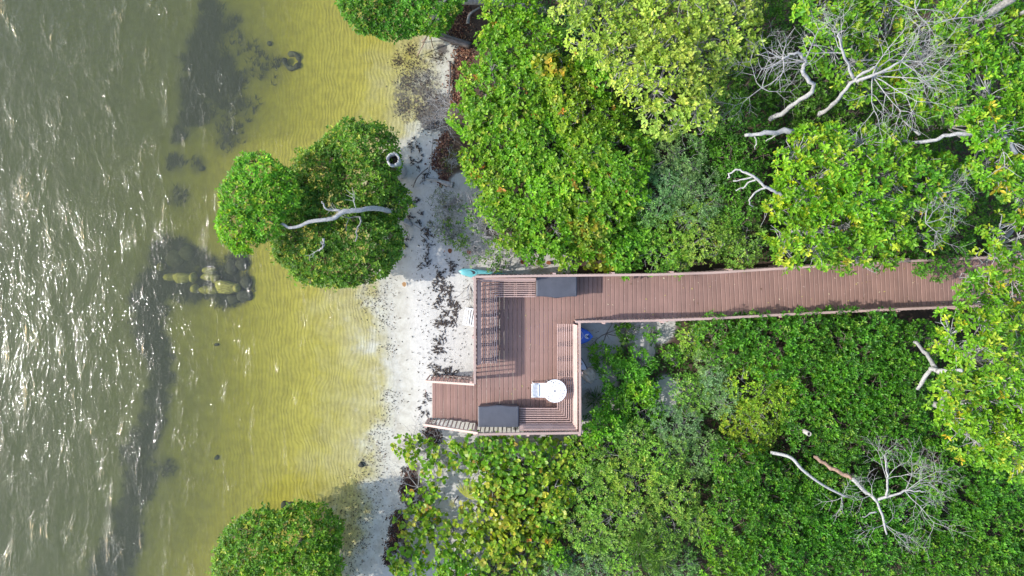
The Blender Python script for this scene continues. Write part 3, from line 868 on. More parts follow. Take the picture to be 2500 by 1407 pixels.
n_ = W(1433, 905, 0.36)
wbd, _ = hull('surf_board', 'pale board with black edge under the railing beside the beige driftwood', 'board', n_, R(140), 1.7, 0.46, 0.08, 0.26, M_PALEBOARD, 1.5)
mb = MB()
e_ = []
for i in range(40):
    s_ = i / 39 * 0.9
    f = (1 - (1 - min(1, s_ / 0.714)) ** 1.5) ** (1 / 1.5)
    e_.append((s_, 0.232 * f, 0.045 + 0.06 * (1 - min(1, s_ / 0.6)) ** 2))
mb.tube([(a, -b_, c) for a, b_, c in e_[::-1]] + e_[1:], 0.018, 6)
link('edge_strip', mb.mesh('edge_strip', M_BLACK, True), wbd, world=False)
mb = MB(); mb.box((0.30, 0.10, 0.098), (0.05, 0.22, 0.02)); mb.box((0.33, -0.03, 0.098), (0.16, 0.04, 0.02), 0.5); link('strap', mb.mesh('strap', M_BLACK), wbd, world=False)

# white slatted sun bed lying on the sand, half under the deck
q = W(1153, 775, 0.3)
lg = thing('sun_lounger', (q[0], q[1], 0.2), 'white slatted plastic lounger on the sand poking out below the west railing', 'sun lounger', rz=R(-9))
mb = MB()
for s_ in (-1, 1): mb.box((0.45, s_ * 0.28, 0.12), (1.45, 0.05, 0.06), ch=0.008)
mb.box((-0.255, 0, 0.12), (0.05, 0.5, 0.06), ch=0.008)
link('frame', mb.mesh('frame', M_WHITE), lg, world=False)
SLM = MB().box((0, 0, 0), (0.05, 0.515, 0.016), ch=0.003).mesh('slat', M_WHITE)
for k in range(16):
    o = link('slat', SLM, lg, world=False); o.location = (-0.19 + 0.082 * k, 0, 0.142)
for sx in (-0.15, 1.0):
    for s_ in (-1, 1):
        mb = MB(); mb.box((sx, s_ * 0.28, 0.0), (0.05, 0.045, 0.18)); link('leg', mb.mesh('leg', M_WHITE), lg, world=False)


# ------------------------------------------------------------------ logs, stump, driftwood
def poly(pts):
    """Photo points with heights -> smooth world polyline."""
    P = np.array([W(*p) for p in pts])
    n = len(P)
    t_ = np.linspace(0, n - 1, (n - 1) * 5 + 1)
    out = []
    for v in t_:
        i_ = min(int(v), n - 2); f = v - i_
        p0, p1, p2, p3 = P[max(i_ - 1, 0)], P[i_], P[i_ + 1], P[min(i_ + 2, n - 1)]
        out.append(0.5 * ((2 * p1) + (-p0 + p2) * f + (2 * p0 - 5 * p1 + 4 * p2 - p3) * f * f + (-p0 + 3 * p1 - 3 * p2 + p3) * f ** 3))
    return np.array(out)


def log(name, label, cat, pts, r0, r1, mat, k=9, jit=0.08, group=None, wob=0.0):
    P = poly(pts)
    if wob: P[1:-1] += rng.normal(0, wob, P[1:-1].shape)
    o = MB().tube(P, np.linspace(r0, r1, len(P)), k, jit).build(name, mat, None, True)
    return tag(o, label, cat, group)


log('fallen_log', 'dark wet log lying across the red leaf litter beside the top mangrove', 'log', [(1030, 70, .1), (1075, 88, .22), (1148, 112, .3)], .10, .12, M_DARKLOG)
log('timber_beam', 'weathered grey timber lying at the top edge behind the shrubs', 'timber', [(1120, 2, .4), (1200, 5, .45), (1290, 18, .45), (1345, 30, .4)], .13, .12, M_DRIFT, 8)
log('driftwood_branch', 'grey forked driftwood branch on the dark leaf litter near the top edge', 'driftwood', [(1142, 58, .2), (1147, 35, .3), (1172, 18, .35)], .06, .03, M_DRIFT, 7, .15)
log('wooden_pole', 'thin reddish pole lying along the edge of the seaweed cove', 'pole', [(1098, 150, .12), (1099, 190, .14), (1094, 238, .12)], .035, .03, M_DARKLOG, 7)
log('driftwood_log', 'bleached driftwood stub lying between seaweed and scrub south of the hollow stump', 'driftwood', [(1040, 437, .12), (1066, 440, .16), (1092, 449, .2), (1106, 453, .22)], .035, .10, M_WHITEBARK, 9, .2)
log('beach_stick', 'long thin stick standing out on the white sand east of the hollow stump', 'stick', [(1046, 420, .12), (1052, 390, .2), (1057, 336, .14)], .022, .012, M_DRIFT, 6)
log('beach_stick', 'dark curved stick on the sand pointing from stump to bleached driftwood stub', 'stick', [(1008, 458, .1), (1020, 432, .18), (1045, 410, .14)], .016, .02, M_DARKLOG, 6)
log('beach_stick', 'short stick leaning beside the roots of the white leaning tree', 'stick', [(985, 545, .15), (998, 570, .1), (1000, 590, .1)], .016, .012, M_DRIFT, 6)
log('beach_stick', 'thin pale stick trailing from the white leaning tree across the sand', 'stick', [(1005, 545, .2), (1030, 562, .12), (1042, 572, .12)], .013, .01, M_DRIFT, 6)

sp = W(960, 389, 2.45); sb = W(978, 420, -0.05)
ax = sp - sb
stump = thing('hollow_stump', sb, 'hollow pale stump with dark core standing at the water edge beside the round mangrove', 'stump')
mb = MB()
k = 22
V, Fs = [], []
a = np.arange(k) * 2 * math.pi / k
rough_ = 1 + 0.09 * rng.uniform(-1, 1, k)
for f, r_ in ((0, .25), (.3, .23), (.6, .205), (.85, .205), (1.0, .215), (1.0, .155), (.88, .145)):
    jz = 0.07 * rng.uniform(-1, 1, k) if f == 1.0 else 0
    for j in range(k):
        rj = r_ * (rough_[j] + rng.uniform(-.03, .03))
        V.append(sb + ax * f + np.array([rj * math.cos(a[j]), rj * math.sin(a[j]), jz if np.isscalar(jz) else jz[j]]))
for i in range(6):
    for j in range(k): Fs.append((i * k + j, i * k + (j + 1) % k, (i + 1) * k + (j + 1) % k, (i + 1) * k + j))
mb.add(V, Fs); mb.build('shell', M_STUMP, stump, True)
mb = MB(); mb.lathe([(0.19, 0.0), (0.12, 0.02), (0.06, 0.05), (0.001, 0.06)], sb + ax * 0.86, 18); mb.build('core', M_HOLLOW, stump, True)

# prop roots of the top mangrove
rt = thing('mangrove_roots', W(1040, 110, 0), 'arching brown prop roots stepping into the cove below the top mangrove', 'roots')
for pts in ([(1047, 70, .9), (1040, 95, .6), (1018, 138, -.03)], [(1048, 72, .9), (1052, 95, .55), (1058, 118, .0)], [(1047, 72, .9), (1046, 85, .7), (1030, 104, -.03)]):
    MB().tube(poly(pts), np.linspace(.022, .014, 11), 6, .05).build('root', M_REDBARK, rt, True)

# beige gnarled driftwood beside the pale board
q = W(1440, 918, 0.25)
dw = MB()
for (a, b_, c) in (((1425, 905, .28), (1440, 912, .36), (1448, 930, .24)), ((1432, 922, .25), (1442, 905, .33), (1446, 898, .25)), ((1422, 912, .24), (1436, 925, .32), (1446, 934, .22)), ((1436, 900, .3), (1446, 908, .34), (1451, 922, .24))):
    dw.tube(poly([a, b_, c]), [.07, .085, .095, .1, .1, .1, .095, .09, .08, .07, .05], 10, .22)
tag(dw.build('driftwood_knot', M_BEIGE, None, True), 'beige gnarled driftwood knot on the sand beside the east railing', 'driftwood')
pl = MB().lathe([(0.07, 0.0), (0.07, 2.05), (0.056, 2.05), (0.056, 1.7), (0.0, 1.7)], W(1981, 1063, 2.5) * [1, 1, 0] + [0, 0, 0.3], 20)
tag(pl.build('vent_pipe', M_DRIFT, None, True), 'short pale open pipe standing up through the mangrove thicket', 'pipe')

# ------------------------------------------------------------------ seabed things
def rock_mesh(seed, mat):
    r = np.random.default_rng(seed)
    V, Fs = [], []
    nu, nv = 12, 7
    ph = r.uniform(0, 6.28, 6)
    for i in range(nv + 1):
        th = math.pi * i / nv
        for j in range(nu):
            a = 2 * math.pi * j / nu
            d = np.array([math.sin(th) * math.cos(a), math.sin(th) * math.sin(a), math.cos(th)])
            s_ = 1 + 0.14 * math.sin(3 * d[0] + ph[0]) + 0.12 * math.sin(4 * d[1] + ph[1]) + 0.1 * math.sin(5 * d[2] + 3 * d[0] + ph[2])
            d = np.sign(d) * np.abs(d) ** 0.75
            V.append(d * s_)
    for i in range(nv):
        for j in range(nu): Fs.append((i * nu + j, i * nu + (j + 1) % nu, (i + 1) * nu + (j + 1) % nu, (i + 1) * nu + j))
    return MB().add(V, Fs).mesh('submerged_stone', mat, True)


RK = [rock_mesh(s_, M_STONE) for s_ in range(4)]; RD = [rock_mesh(s_, M_DARKSTONE) for s_ in range(4)]
rocks = [(415, 677, 17, 11, 0, 'mossy yellow stone at the west end of the sunken stone row', 1), (445, 678, 24, 12, 2, 'long mossy yellow stone in the north line of the sunken stone row', 1),
         (470, 678, 9, 13, 0, 'narrow upright yellow stone beside the long one in the sunken north line', 1), (508, 675, 20, 12, 10, 'yellow stone in the middle of the sunken north line', 1),
         (512, 660, 14, 9, 0, 'yellow stone on the upper side of the sunken north line', 1), (528, 680, 10, 10, 0, 'small yellow stone at the east end of the sunken north line', 1),
         (475, 705, 12, 11, 0, 'yellow stone at the west end of the sunken south line', 1), (500, 708, 18, 11, 0, 'broad yellow stone second in the sunken south line', 1),
         (522, 709, 13, 11, 0, 'round yellow stone third in the sunken south line', 1), (560, 701, 30, 15, -6, 'largest long yellow stone of the sunken south line', 1),
         (584, 703, 10, 11, 0, 'small round yellow stone touching the largest sunken stone', 1), (604, 690, 14, 16, 0, 'dull weedy block at the north east end of the sunken stones', 0),
         (602, 722, 16, 16, 0, 'dull weedy block at the south east end of the sunken stones', 0), (575, 730, 16, 10, 0, 'low weedy block south of the largest sunken stone', 0),
         (568, 652, 17, 20, 0, 'dark weedy boulder north of the sunken stone row', 0), (592, 645, 15, 17, 0, 'dark weedy boulder nearest the mangrove tree crown', 0),
         (387, 652, 7, 12, 0, 'thin yellow stone at the far west beside the dark weed', 1), (371, 652, 8, 8, 0, 'small dull stone west of the sunken stones', 0),
         (420, 632, 26, 22, 0, 'broad dark weed covered boulder north west of the sunken stones', 0), (450, 618, 20, 20, 0, 'tall dark weed covered boulder above the sunken stone row', 0)]
for i, (px, py, a, b_, an, lab, yel) in enumerate(rocks):
    p = W(px, py, -0.5); zg = float(ground_z(np.array([p[0]]), np.array([p[1]]))[0])
    s_ = (HC + 0.5) / F
    o = link('submerged_stone', (RK if yel else RD)[i % 4])
    o.location = (p[0], p[1], zg + 0.08); o.rotation_euler = (0, 0, R(an)); o.scale = (a * s_, b_ * s_, 0.2 if yel else 0.12)
    tag(o, lab, 'stone', 'sunken stones in the dark weed')
for i, (px, py, a, lab) in enumerate([(518, 845, 5, 'small black object lying alone on the yellow seabed'), (519, 1124, 6, 'small dark stone on the yellow seabed above the bottom mangrove'), (648, 98, 7, 'small dark stone on the seabed west of the sunken ring'),
                                      (710, 1232, 10, 'dark stone under water at the north edge of the bottom mangrove'), (692, 1234, 9, 'left of two dark stones touching the bottom mangrove'), (885, 1132, 7, 'black clump on the rippled sand in the shallows'), (478, 407, 8, 'faint dark stone near the middle of the water')]):
    p = W(px, py, -0.2); zg = float(ground_z(np.array([p[0]]), np.array([p[1]]))[0])
    o = link('seabed_stone', RD[i % 4]); o.location = (p[0], p[1], zg + 0.03); o.scale = (a / 70, a / 70 * 0.8, 0.06); o.rotation_euler = (0, 0, i * 1.1)
    tag(o, lab, 'stone')
p = W(712, 148, -0.35); zg = float(ground_z(np.array([p[0]]), np.array([p[1]]))[0])
mb = MB(); ring = [(math.cos(a_) * 0.255, math.sin(a_) * 0.255, 0.05 + 0.05 * math.sin(a_ * 3)) for a_ in np.linspace(0.25, 2 * math.pi - 0.45, 30)]
mb.tube(ring, 0.085 + 0.02 * np.sin(np.arange(30)), 8, .12)
o = link('sunken_tyre', mb.mesh('sunken_tyre', M_DARKSTONE, True)); o.location = (p[0], p[1], zg); o.rotation_euler = (0, 0, R(150))
tag(o, 'weedy broken ring like a tyre lying on the seabed near the top', 'tyre')

# sea grass: many thin blades wherever the dark beds are
cells = np.argwhere((weed > 0.15 + 0.75 * rng.random(weed.shape)) & (dsea > 1.5))
pick = cells[rng.integers(0, len(cells), 12000)]
bx = gx[pick[:, 1]] + rng.uniform(-.06, .06, len(pick)); by = gy[pick[:, 0]] + rng.uniform(-.06, .06, len(pick))
bz = ground_z(bx, by)
an = rng.normal(R(60), 0.7, len(pick)); ln = rng.uniform(0.12, 0.3, len(pick)); wd_ = rng.uniform(0.008, 0.016, len(pick))
dv = np.stack([np.cos(an), np.sin(an), np.full_like(an, 0.55)], -1) * ln[:, None]
sv = np.stack([-np.sin(an), np.cos(an), np.zeros_like(an)], -1) * wd_[:, None]
b0 = np.stack([bx, by, bz], -1)
V = np.stack([b0 - sv, b0 + sv, b0 + dv], 1).reshape(-1, 3)
tag(link('seagrass', mesh_np('seagrass', V, [np.arange(len(V)).reshape(-1, 3)], M_GRASSBED)), 'dark seagrass growing in bands on the seabed', 'seagrass', kind='stuff')


# ------------------------------------------------------------------ plants
def leaves(P, D, Nn, L, Wd, col, shape='oval'):
    """Leaf blades: base P, direction D, normal Nn, length L, width Wd; each folded along its midrib."""
    D = D / (np.linalg.norm(D, axis=1)[:, None] + 1e-9)
    Sd = np.cross(D, Nn); Sd /= np.linalg.norm(Sd, axis=1)[:, None] + 1e-9
    Nn = np.cross(Sd, D)
    n = len(P)
    L = L[:, None]; Wd = Wd[:, None]
    if shape == 'oval':                 # two quads, six corners
        V = np.stack([P, P + D * L * 0.35 + Sd * Wd * .5 + Nn * Wd * .16, P + D * L * 0.75 + Sd * Wd * .42 + Nn * Wd * .14, P + D * L - Nn * L * 0.06,
                      P + D * L * 0.75 - Sd * Wd * .42 + Nn * Wd * .14, P + D * L * 0.35 - Sd * Wd * .5 + Nn * Wd * .16], 1)
        b_ = (np.arange(n) * 6)[:, None]
        Fs = [np.vstack([np.hstack([b_, b_ + 3, b_ + 2, b_ + 1]), np.hstack([b_, b_ + 5, b_ + 4, b_ + 3])])]
        col = np.repeat(col, 6, 0)
    elif shape == 'round':
        V = [P]
        for a_, r_ in ((0.9, .5), (0.35, .52), (-0.35, .5), (-0.9, .42)): pass
        t_ = [(0.12, .36), (0.42, .52), (0.78, .40), (0.98, .12)]
        V = np.stack([P] + [P + D * L * u + Sd * Wd * v + Nn * Wd * v * .22 for u, v in t_] + [P + D * L * u - Sd * Wd * v + Nn * Wd * v * .22 for u, v in t_[::-1]], 1)
        b_ = (np.arange(n) * 9)[:, None]
        Fs = [np.hstack([b_ + j for j in range(9)])]
        col = np.repeat(col, 9, 0)
    else:                               # small diamond
        V = np.stack([P, P + D * L * .5 + Sd * Wd * .5 + Nn * Wd * .12, P + D * L, P + D * L * .5 - Sd * Wd * .5 + Nn * Wd * .12], 1)
        b_ = (np.arange(n) * 4)[:, None]
        Fs = [np.vstack([np.hstack([b_, b_ + 2, b_ + 1]), np.hstack([b_, b_ + 3, b_ + 2])])]
        col = np.repeat(col, 4, 0)
    return V.reshape(-1, 3), Fs, col


# species: leaf length, width ratio, rosettes per m2 of crown, leaves per rosette, shape, palette (weight, colour), twig density, twig material, inner fill, upright
SP = {
 'mangrove':  dict(L=.095, w=.48, dens=215, k=7, shape='oval', pal=[(6, (.078, .180, .014)), (3, (.045, .115, .012)), (2.4, (.14, .26, .022)), (.8, (.30, .31, .04)), (.3, (.12, .075, .04))], tw=26, up=.55, depth=.34),
 'bright':    dict(L=.115, w=.52, dens=86, k=7, shape='oval', pal=[(6, (.120, .265, .012)), (3, (.074, .185, .011)), (2.8, (.195, .335, .022)), (.8, (.32, .37, .04)), (.08, (.38, .15, .03))], tw=12, up=.5, depth=.45),
 'grape':     dict(L=.122, w=.95, dens=48, k=5, shape='round', pal=[(5, (.125, .245, .014)), (3, (.21, .30, .022)), (2, (.070, .165, .012)), (1.0, (.34, .34, .04)), (.22, (.36, .17, .035))], tw=16, up=.35, depth=.5),
 'yellow':    dict(L=.120, w=.50, dens=62, k=6, shape='oval', pal=[(5, (.285, .36, .06)), (3, (.24, .32, .035)), (2, (.45, .46, .08)), (1.2, (.12, .20, .02))], tw=22, up=.5, depth=.5),
 'silver':    dict(L=.070, w=.36, dens=130, k=7, shape='dia', pal=[(5, (.135, .245, .075)), (3, (.20, .32, .11)), (2, (.07, .16, .04))], tw=12, up=.7, depth=.45),
 'fine':      dict(L=.075, w=.48, dens=125, k=7, shape='dia', pal=[(5, (.145, .285, .032)), (3, (.22, .35, .05)), (2, (.07, .175, .018)), (.5, (.3, .32, .06))], tw=12, up=.6, depth=.45),
 'dark':      dict(L=.090, w=.45, dens=75, k=7, shape='oval', pal=[(5, (.060, .155, .014)), (3, (.090, .215, .016)), (2, (.036, .10, .012))], tw=16, up=.5, depth=.45),
 'big':       dict(L=.135, w=.42, dens=58, k=8, shape='oval', pal=[(5, (.105, .250, .012)), (3, (.165, .315, .018)), (2, (.055, .165, .012)), (1.6, (.32, .38, .030)), (.12, (.5, .33, .03))], tw=20, up=.55, depth=.5),
 'thicket':   dict(L=.092, w=.48, dens=92, k=7, shape='oval', pal=[(6, (.052, .165, .009)), (3, (.085, .235, .012)), (2.4, (.026, .09, .008)), (1.0, (.17, .29, .025))], tw=10, up=.5, depth=.42),
 'lime':      dict(L=.070, w=.58, dens=130, k=7, shape='dia', pal=[(6, (.165, .275, .016)), (3, (.105, .215, .014)), (1.5, (.28, .34, .028))], tw=8, up=.5, depth=.35),
 'low':       dict(L=.11, w=.36, dens=72, k=8, shape='oval', pal=[(5, (.085, .225, .014)), (3, (.125, .29, .018)), (2, (.038, .11, .012))], tw=8, up=.7, depth=.5),
 'sparse':    dict(L=.085, w=.45, dens=36, k=6, shape='oval', pal=[(5, (.10, .205, .018)), (3, (.055, .125, .018)), (1, (.17, .25, .03))], tw=60, up=.6, depth=.6),
 'scrub':     dict(L=.075, w=.16, dens=90, k=7, shape='dia', pal=[(5, (.070, .110, .016)), (3, (.11, .15, .025)), (2, (.13, .105, .05))], tw=40, up=.9, depth=.7),
}


def plant(kind, name, label, cat, lobes, ztop, group=None, dens=1.0, hue=(1, 1, 1), trunk=None, trunk_mat=None, bare=0.0, big=0, squash=0.62, twig_mat=None):
    """lobes: (px, py, r) in the photograph, or (px, py, rx, ry); ztop: the crown's top height."""
    s = SP[kind]
    c0 = W(lobes[0][0], lobes[0][1], ztop * .7)
    ztop = ztop + max(0.0, float(ground_z(np.array([c0[0]]), np.array([c0[1]]))[0])) * (1 if ztop < 1.5 else 0)
    LB = []
    for l in lobes:
        px, py, rx = l[0], l[1], l[2]; ry = l[3] if len(l) > 3 else rx
        zc0 = ztop * 0.72
        sc = (HC - zc0) / F
        rx, ry = rx * sc, ry * sc
        rz = min(ztop * 0.55, squash * (rx + ry) / 2) * rng.uniform(.88, 1.1)
        c = W(px, py, zc0); c[2] = ztop * rng.uniform(.93, 1.03) * (l[4] if len(l) > 4 else 1) - rz
        LB.append((c, np.array([rx, ry, rz])))
    cen = np.mean([c for c, _ in LB], axis=0)
    zg = max(0.0, float(ground_z(np.array([cen[0]]), np.array([cen[1]]))[0]))
    zg0 = float(ground_z(np.array([cen[0]]), np.array([cen[1]]))[0])
    root = thing(name, (cen[0], cen[1], zg0), label, cat, group)
    hue = np.array(hue) * rng.normal(1, .035, 3)
    PP, AX, IN = [], [], []
    for c, r in LB:
        n = int(s['dens'] * dens * math.pi * r[0] * r[1] * 1.35)
        d = rng.normal(size=(n * 2, 3)); d /= np.linalg.norm(d, axis=1)[:, None]
        d = d[d[:, 2] > -0.35][:n]
        ph = rng.uniform(0, 6.28, 9)
        bump_ = (0.10 * np.sin(5 * d[:, 0] + ph[0]) * np.sin(5 * d[:, 1] + ph[1]) + 0.09 * np.sin(9 * d[:, 0] + 4 * d[:, 2] + ph[2]) * np.sin(8 * d[:, 1] + ph[3]) + 0.06 * np.sin(17 * d[:, 0] + ph[4]) * np.sin(15 * d[:, 1] + ph[5]))
        if kind == 'mangrove': bump_ *= 0.55
        rad = (1 + bump_) * (1 - s['depth'] * rng.random(len(d)) ** 2.2)
        p = c + d * r * rad[:, None]
        ok = p[:, 2] > zg + 0.06
        p, d, rad = p[ok], d[ok], rad[ok]
        nrm = d / r; nrm /= np.linalg.norm(nrm, axis=1)[:, None]
        ax = nrm * (1 - s['up']) + np.array([-0.08, 0, 1.0]) * s['up']
        for c2, r2 in LB:                 # drop what is deep inside a neighbouring lobe
            if c2 is c: continue
            keep = (((p - c2) / r2) ** 2).sum(1) > 0.5
            p, ax, rad = p[keep], ax[keep], rad[keep]
        far = rng.random(len(p)) < (.09 if kind == 'mangrove' else .05)                      # stray shoots
        p[far] = c + (p[far] - c) * rng.uniform(1.04, 1.17, (int(far.sum()), 1))
        lum = rng.normal(1, .10) * np.array([rng.normal(1.0, .055), 1.0, rng.normal(1, .2)])
        PP.append(p); AX.append(ax); IN.append(np.tile(lum, (len(p), 1)))
    P = np.vstack(PP); AXv = np.vstack(AX); LU = np.vstack(IN)
    AXv += rng.normal(0, .22, AXv.shape); AXv /= np.linalg.norm(AXv, axis=1)[:, None]
    if bare:                              # bare windows: leafless patches of the crown
        nf = np.sin(P[:, 0] * 3.1 + 1) * np.sin(P[:, 1] * 2.7 + 2) + 0.6 * np.sin(P[:, 0] * 6.3 + P[:, 1] * 5.1)
        keep = (nf < np.quantile(nf, 1 - bare)) | (rng.random(len(P)) < .15)
        LP, LA, LU = P[keep], AXv[keep], LU[keep]
    else:
        LP, LA = P, AXv
    # trunk, limbs, twigs
    tm = trunk_mat or M_BARK
    zroot = zg0 - 0.05
    h0 = np.array([cen[0], cen[1], zroot])
    if trunk is None:
        fork = np.array([cen[0] + rng.normal(0, .1), cen[1] + rng.normal(0, .1), zroot + (ztop - zroot) * 0.42])
        tr = 0.025 + 0.016 * ztop
        MB().tube([h0, h0 * .5 + fork * .5 + rng.normal(0, .05, 3), fork], [tr * 1.25, tr, tr * .8], 7, .08).build('trunk', tm, root, True)
    else:
        TP = poly(trunk[0]); MB().tube(TP, np.linspace(trunk[1], trunk[2], len(TP)), 9, .1).build('trunk', tm, root, True)
        fork = TP[-1] if len(trunk) < 4 else TP[int(trunk[3] * (len(TP) - 1))]
    segs = []
    nlimb = int(np.clip(len(LB) * 4, 5, 16))
    hubs = []
    for i_ in range(nlimb):
        c, r = LB[i_ % len(LB)]
        e2 = c + r * np.array([rng.uniform(-.6, .6), rng.uniform(-.6, .6), rng.uniform(-.35, .35)])
        mid = fork * .5 + e2 * .5 + rng.normal(0, .12, 3)
        q0 = 0.012 + 0.0045 * ztop
        segs += [(*fork, *mid, q0, q0 * .7), (*mid, *e2, q0 * .7, q0 * .4)]
        hubs += [mid, e2]
    hubs = np.array(hubs)
    nt_ = int(min(len(P), s['tw'] * sum(math.pi * r[0] * r[1] for _, r in LB)))
    for i_ in rng.choice(len(P), nt_, replace=False):
        p = P[i_]
        hb = hubs[np.argmin(((hubs - p) ** 2).sum(1) + rng.uniform(0, .25, len(hubs)))]
        st_ = hb * .35 + p * .65 + rng.normal(0, .07, 3)
        wq = 0.009 + 0.0012 * ztop
        pe = p + AXv[i_] * .02
        segs += [(*hb, *st_, wq * .95, wq * .6), (*st_, *pe, wq * .6, wq * .35)]
    tw = link('twigs', segs_mesh('twigs', segs, twig_mat or (M_TWIG if kind in ('big', 'yellow', 'sparse', 'scrub') else M_DTWIG if kind in ('dark', 'thicket', 'mangrove') else M_BARK)), root)
    tw['kind'] = 'stuff'
    # leaf rosettes
    k = s['k']
    nR = len(LP)
    wts = np.array([w for w, _ in s['pal']]); pal = np.array([c for _, c in s['pal']])
    cl = pal[rng.choice(len(pal), nR, p=wts / wts.sum())] * LU
    patch = 1 + .16 * np.sin(LP[:, 0] * 4.3 + rng.uniform(0, 6)) * np.sin(LP[:, 1] * 3.9 + rng.uniform(0, 6))      # branches with fresher or older leaves
    cl = cl * patch[:, None]
    t1 = np.cross(LA, np.array([0.3, 0.9, 0.1])); t1 /= np.linalg.norm(t1, axis=1)[:, None]
    t2 = np.cross(LA, t1)
    Pb, D, Nn, Ls, Cs = [], [], [], [], []
    ph0 = rng.uniform(0, 6.28, nR)
    for q in range(k):
        az = ph0 + q * 2.4 + rng.normal(0, .25, nR)
        el = (0.15 + 0.75 * (q / k)) + rng.normal(0, .18, nR)       # inner leaves stand up
        if kind == 'scrub': el += .4
        d = (t1 * np.cos(az)[:, None] + t2 * np.sin(az)[:, None]) * np.cos(el)[:, None] + LA * np.sin(el)[:, None]
        nn = LA * np.cos(el)[:, None] - (t1 * np.cos(az)[:, None] + t2 * np.sin(az)[:, None]) * np.sin(el)[:, None]
        Pb.append(LP + d * .012 + LA * (0.02 * q / k) + rng.normal(0, s['L'] * .16, LP.shape)); D.append(d); Nn.append(nn)
        Ls.append(s['L'] * rng.uniform(.55, 1.3, nR) * (1.08 - .3 * q / k))
        alt = pal[rng.choice(len(pal), nR, p=wts / wts.sum())]
        mixv = rng.random(nR)[:, None] * .5
        Cs.append((cl * (1 - mixv) + alt * mixv) * (0.85 + .35 * q / k) * rng.uniform(.85, 1.18, nR)[:, None])
    Pb, D, Nn, Ls, Cs = np.vstack(Pb), np.vstack(D), np.vstack(Nn), np.concatenate(Ls), np.clip(np.vstack(Cs) * hue * 1.2, 0, .7)
    if big:                               # the largest leaves of the nearest plants are parts of their own
        top = np.argsort(-(Pb[:, 2] + rng.normal(0, .25, len(Pb))))[:big * 3]
        top = rng.choice(top, min(big, len(top)), replace=False)
        rest = np.setdiff1d(np.arange(len(Pb)), top)
        cm = np.clip(np.array([c for _, c in s['pal']]) * hue, 0, .7)
        key = [mesh_np('leaf', *(lambda v: (v[0], v[1]))(leaves(np.zeros((1, 3)), np.array([[1.0, 0, 0]]), np.array([[0, 0, 1.0]]), np.ones(1), np.full(1, s['w']), np.zeros((1, 3)), s['shape'])), M_LEAF, col=np.tile(c, (9 if s['shape'] == 'round' else 6, 1))) for c in cm]
        inv = base_matrix(root).inverted()
        for t_ in top:
            xv = Vector(D[t_]).normalized(); zv = Vector(Nn[t_]); zv = (zv - xv * zv.dot(xv)).normalized(); yv = zv.cross(xv)
            mm = Matrix((xv, yv, zv)).transposed().to_4x4(); mm.translation = Vector(Pb[t_])
            o = bpy.data.objects.new('leaf', key[int(np.argmin(((cm - Cs[t_]) ** 2).sum(1)))])
            C.objects.link(o); o.parent = root
            lo, ro, _ = (inv @ mm).decompose()
            o.location = lo; o.rotation_mode = 'QUATERNION'; o.rotation_quaternion = ro; o.scale = [float(Ls[t_])] * 3
        Pb, D, Nn, Ls, Cs = Pb[rest], D[rest], Nn[rest], Ls[rest], Cs[rest]
    V, Fs, col = leaves(Pb, D, Nn, Ls, Ls * s['w'] * rng.uniform(.85, 1.15, len(Ls)), Cs, s['shape'])
    cr = link('crown', mesh_np('crown', V, Fs, M_LEAF, col=col), root)
    cr['kind'] = 'stuff'
    return root


def twig_fan(segs, p, d, L, r, depth, spread=0.6, up=0.1):
    """A branching spray of curved twigs."""
    d = d / np.linalg.norm(d)
    n = 4
    q = p.copy(); pts = [q.copy()]
    for i_ in range(n):
        d = d + rng.normal(0, .16, 3) + [0, 0, up * .12]; d /= np.linalg.norm(d)
        q2 = q + d * L / n
        segs.append((*q, *q2, r * (1 - .6 * i_ / n), r * (1 - .6 * (i_ + 1) / n)))
        q = q2; pts.append(q.copy())
        if depth > 0 and i_ > 0:
            for s_ in ((-1, 1) if i_ % 2 else (rng.choice([-1, 1]),)):
                sd = np.cross(d, [0, 0, 1.0]) * s_
                d2 = d * rng.uniform(.5, .9) + sd * rng.uniform(.5, 1.0) * spread * 1.4 + [0, 0, rng.normal(0, .25)]
                twig_fan(segs, q, d2, L * rng.uniform(.45, .72), r * .5, depth - 1, spread, up)
    return q


def bare_tree(name, label, cat, limbs, fans, mat, group=None, twig_mat=None, depth=2):
    """limbs: (photo points, r0, r1[, material]); fans: (px, py, z, heading in degrees in the photo, length, radius)."""
    p = W(*limbs[0][0][0]) if limbs else W(*fans[0][:3])
    zg = float(ground_z(np.array([p[0]]), np.array([p[1]]))[0])
    r = thing(name, (p[0], p[1], zg), label, cat, group)
    for l in limbs:
        P = poly(l[0])
        P[1:-1] += rng.normal(0, .02, P[1:-1].shape)
        MB().tube(P, np.linspace(l[1], l[2], len(P)) * .84 * (1 + .1 * np.sin(np.arange(len(P)) * 1.7)), 9, .2).build('limb', l[3] if len(l) > 3 else mat, r, True)
    segs = []
    for px, py, z, hd, L, rad in fans:
        a = R(hd)
        twig_fan(segs, W(px, py, z), np.array([math.cos(a), -math.sin(a), rng.normal(.05, .1)]), L, rad, depth)
    if segs:
        o = link('twigs', segs_mesh('twigs', segs, twig_mat or mat), r); o['kind'] = 'stuff'
    return r


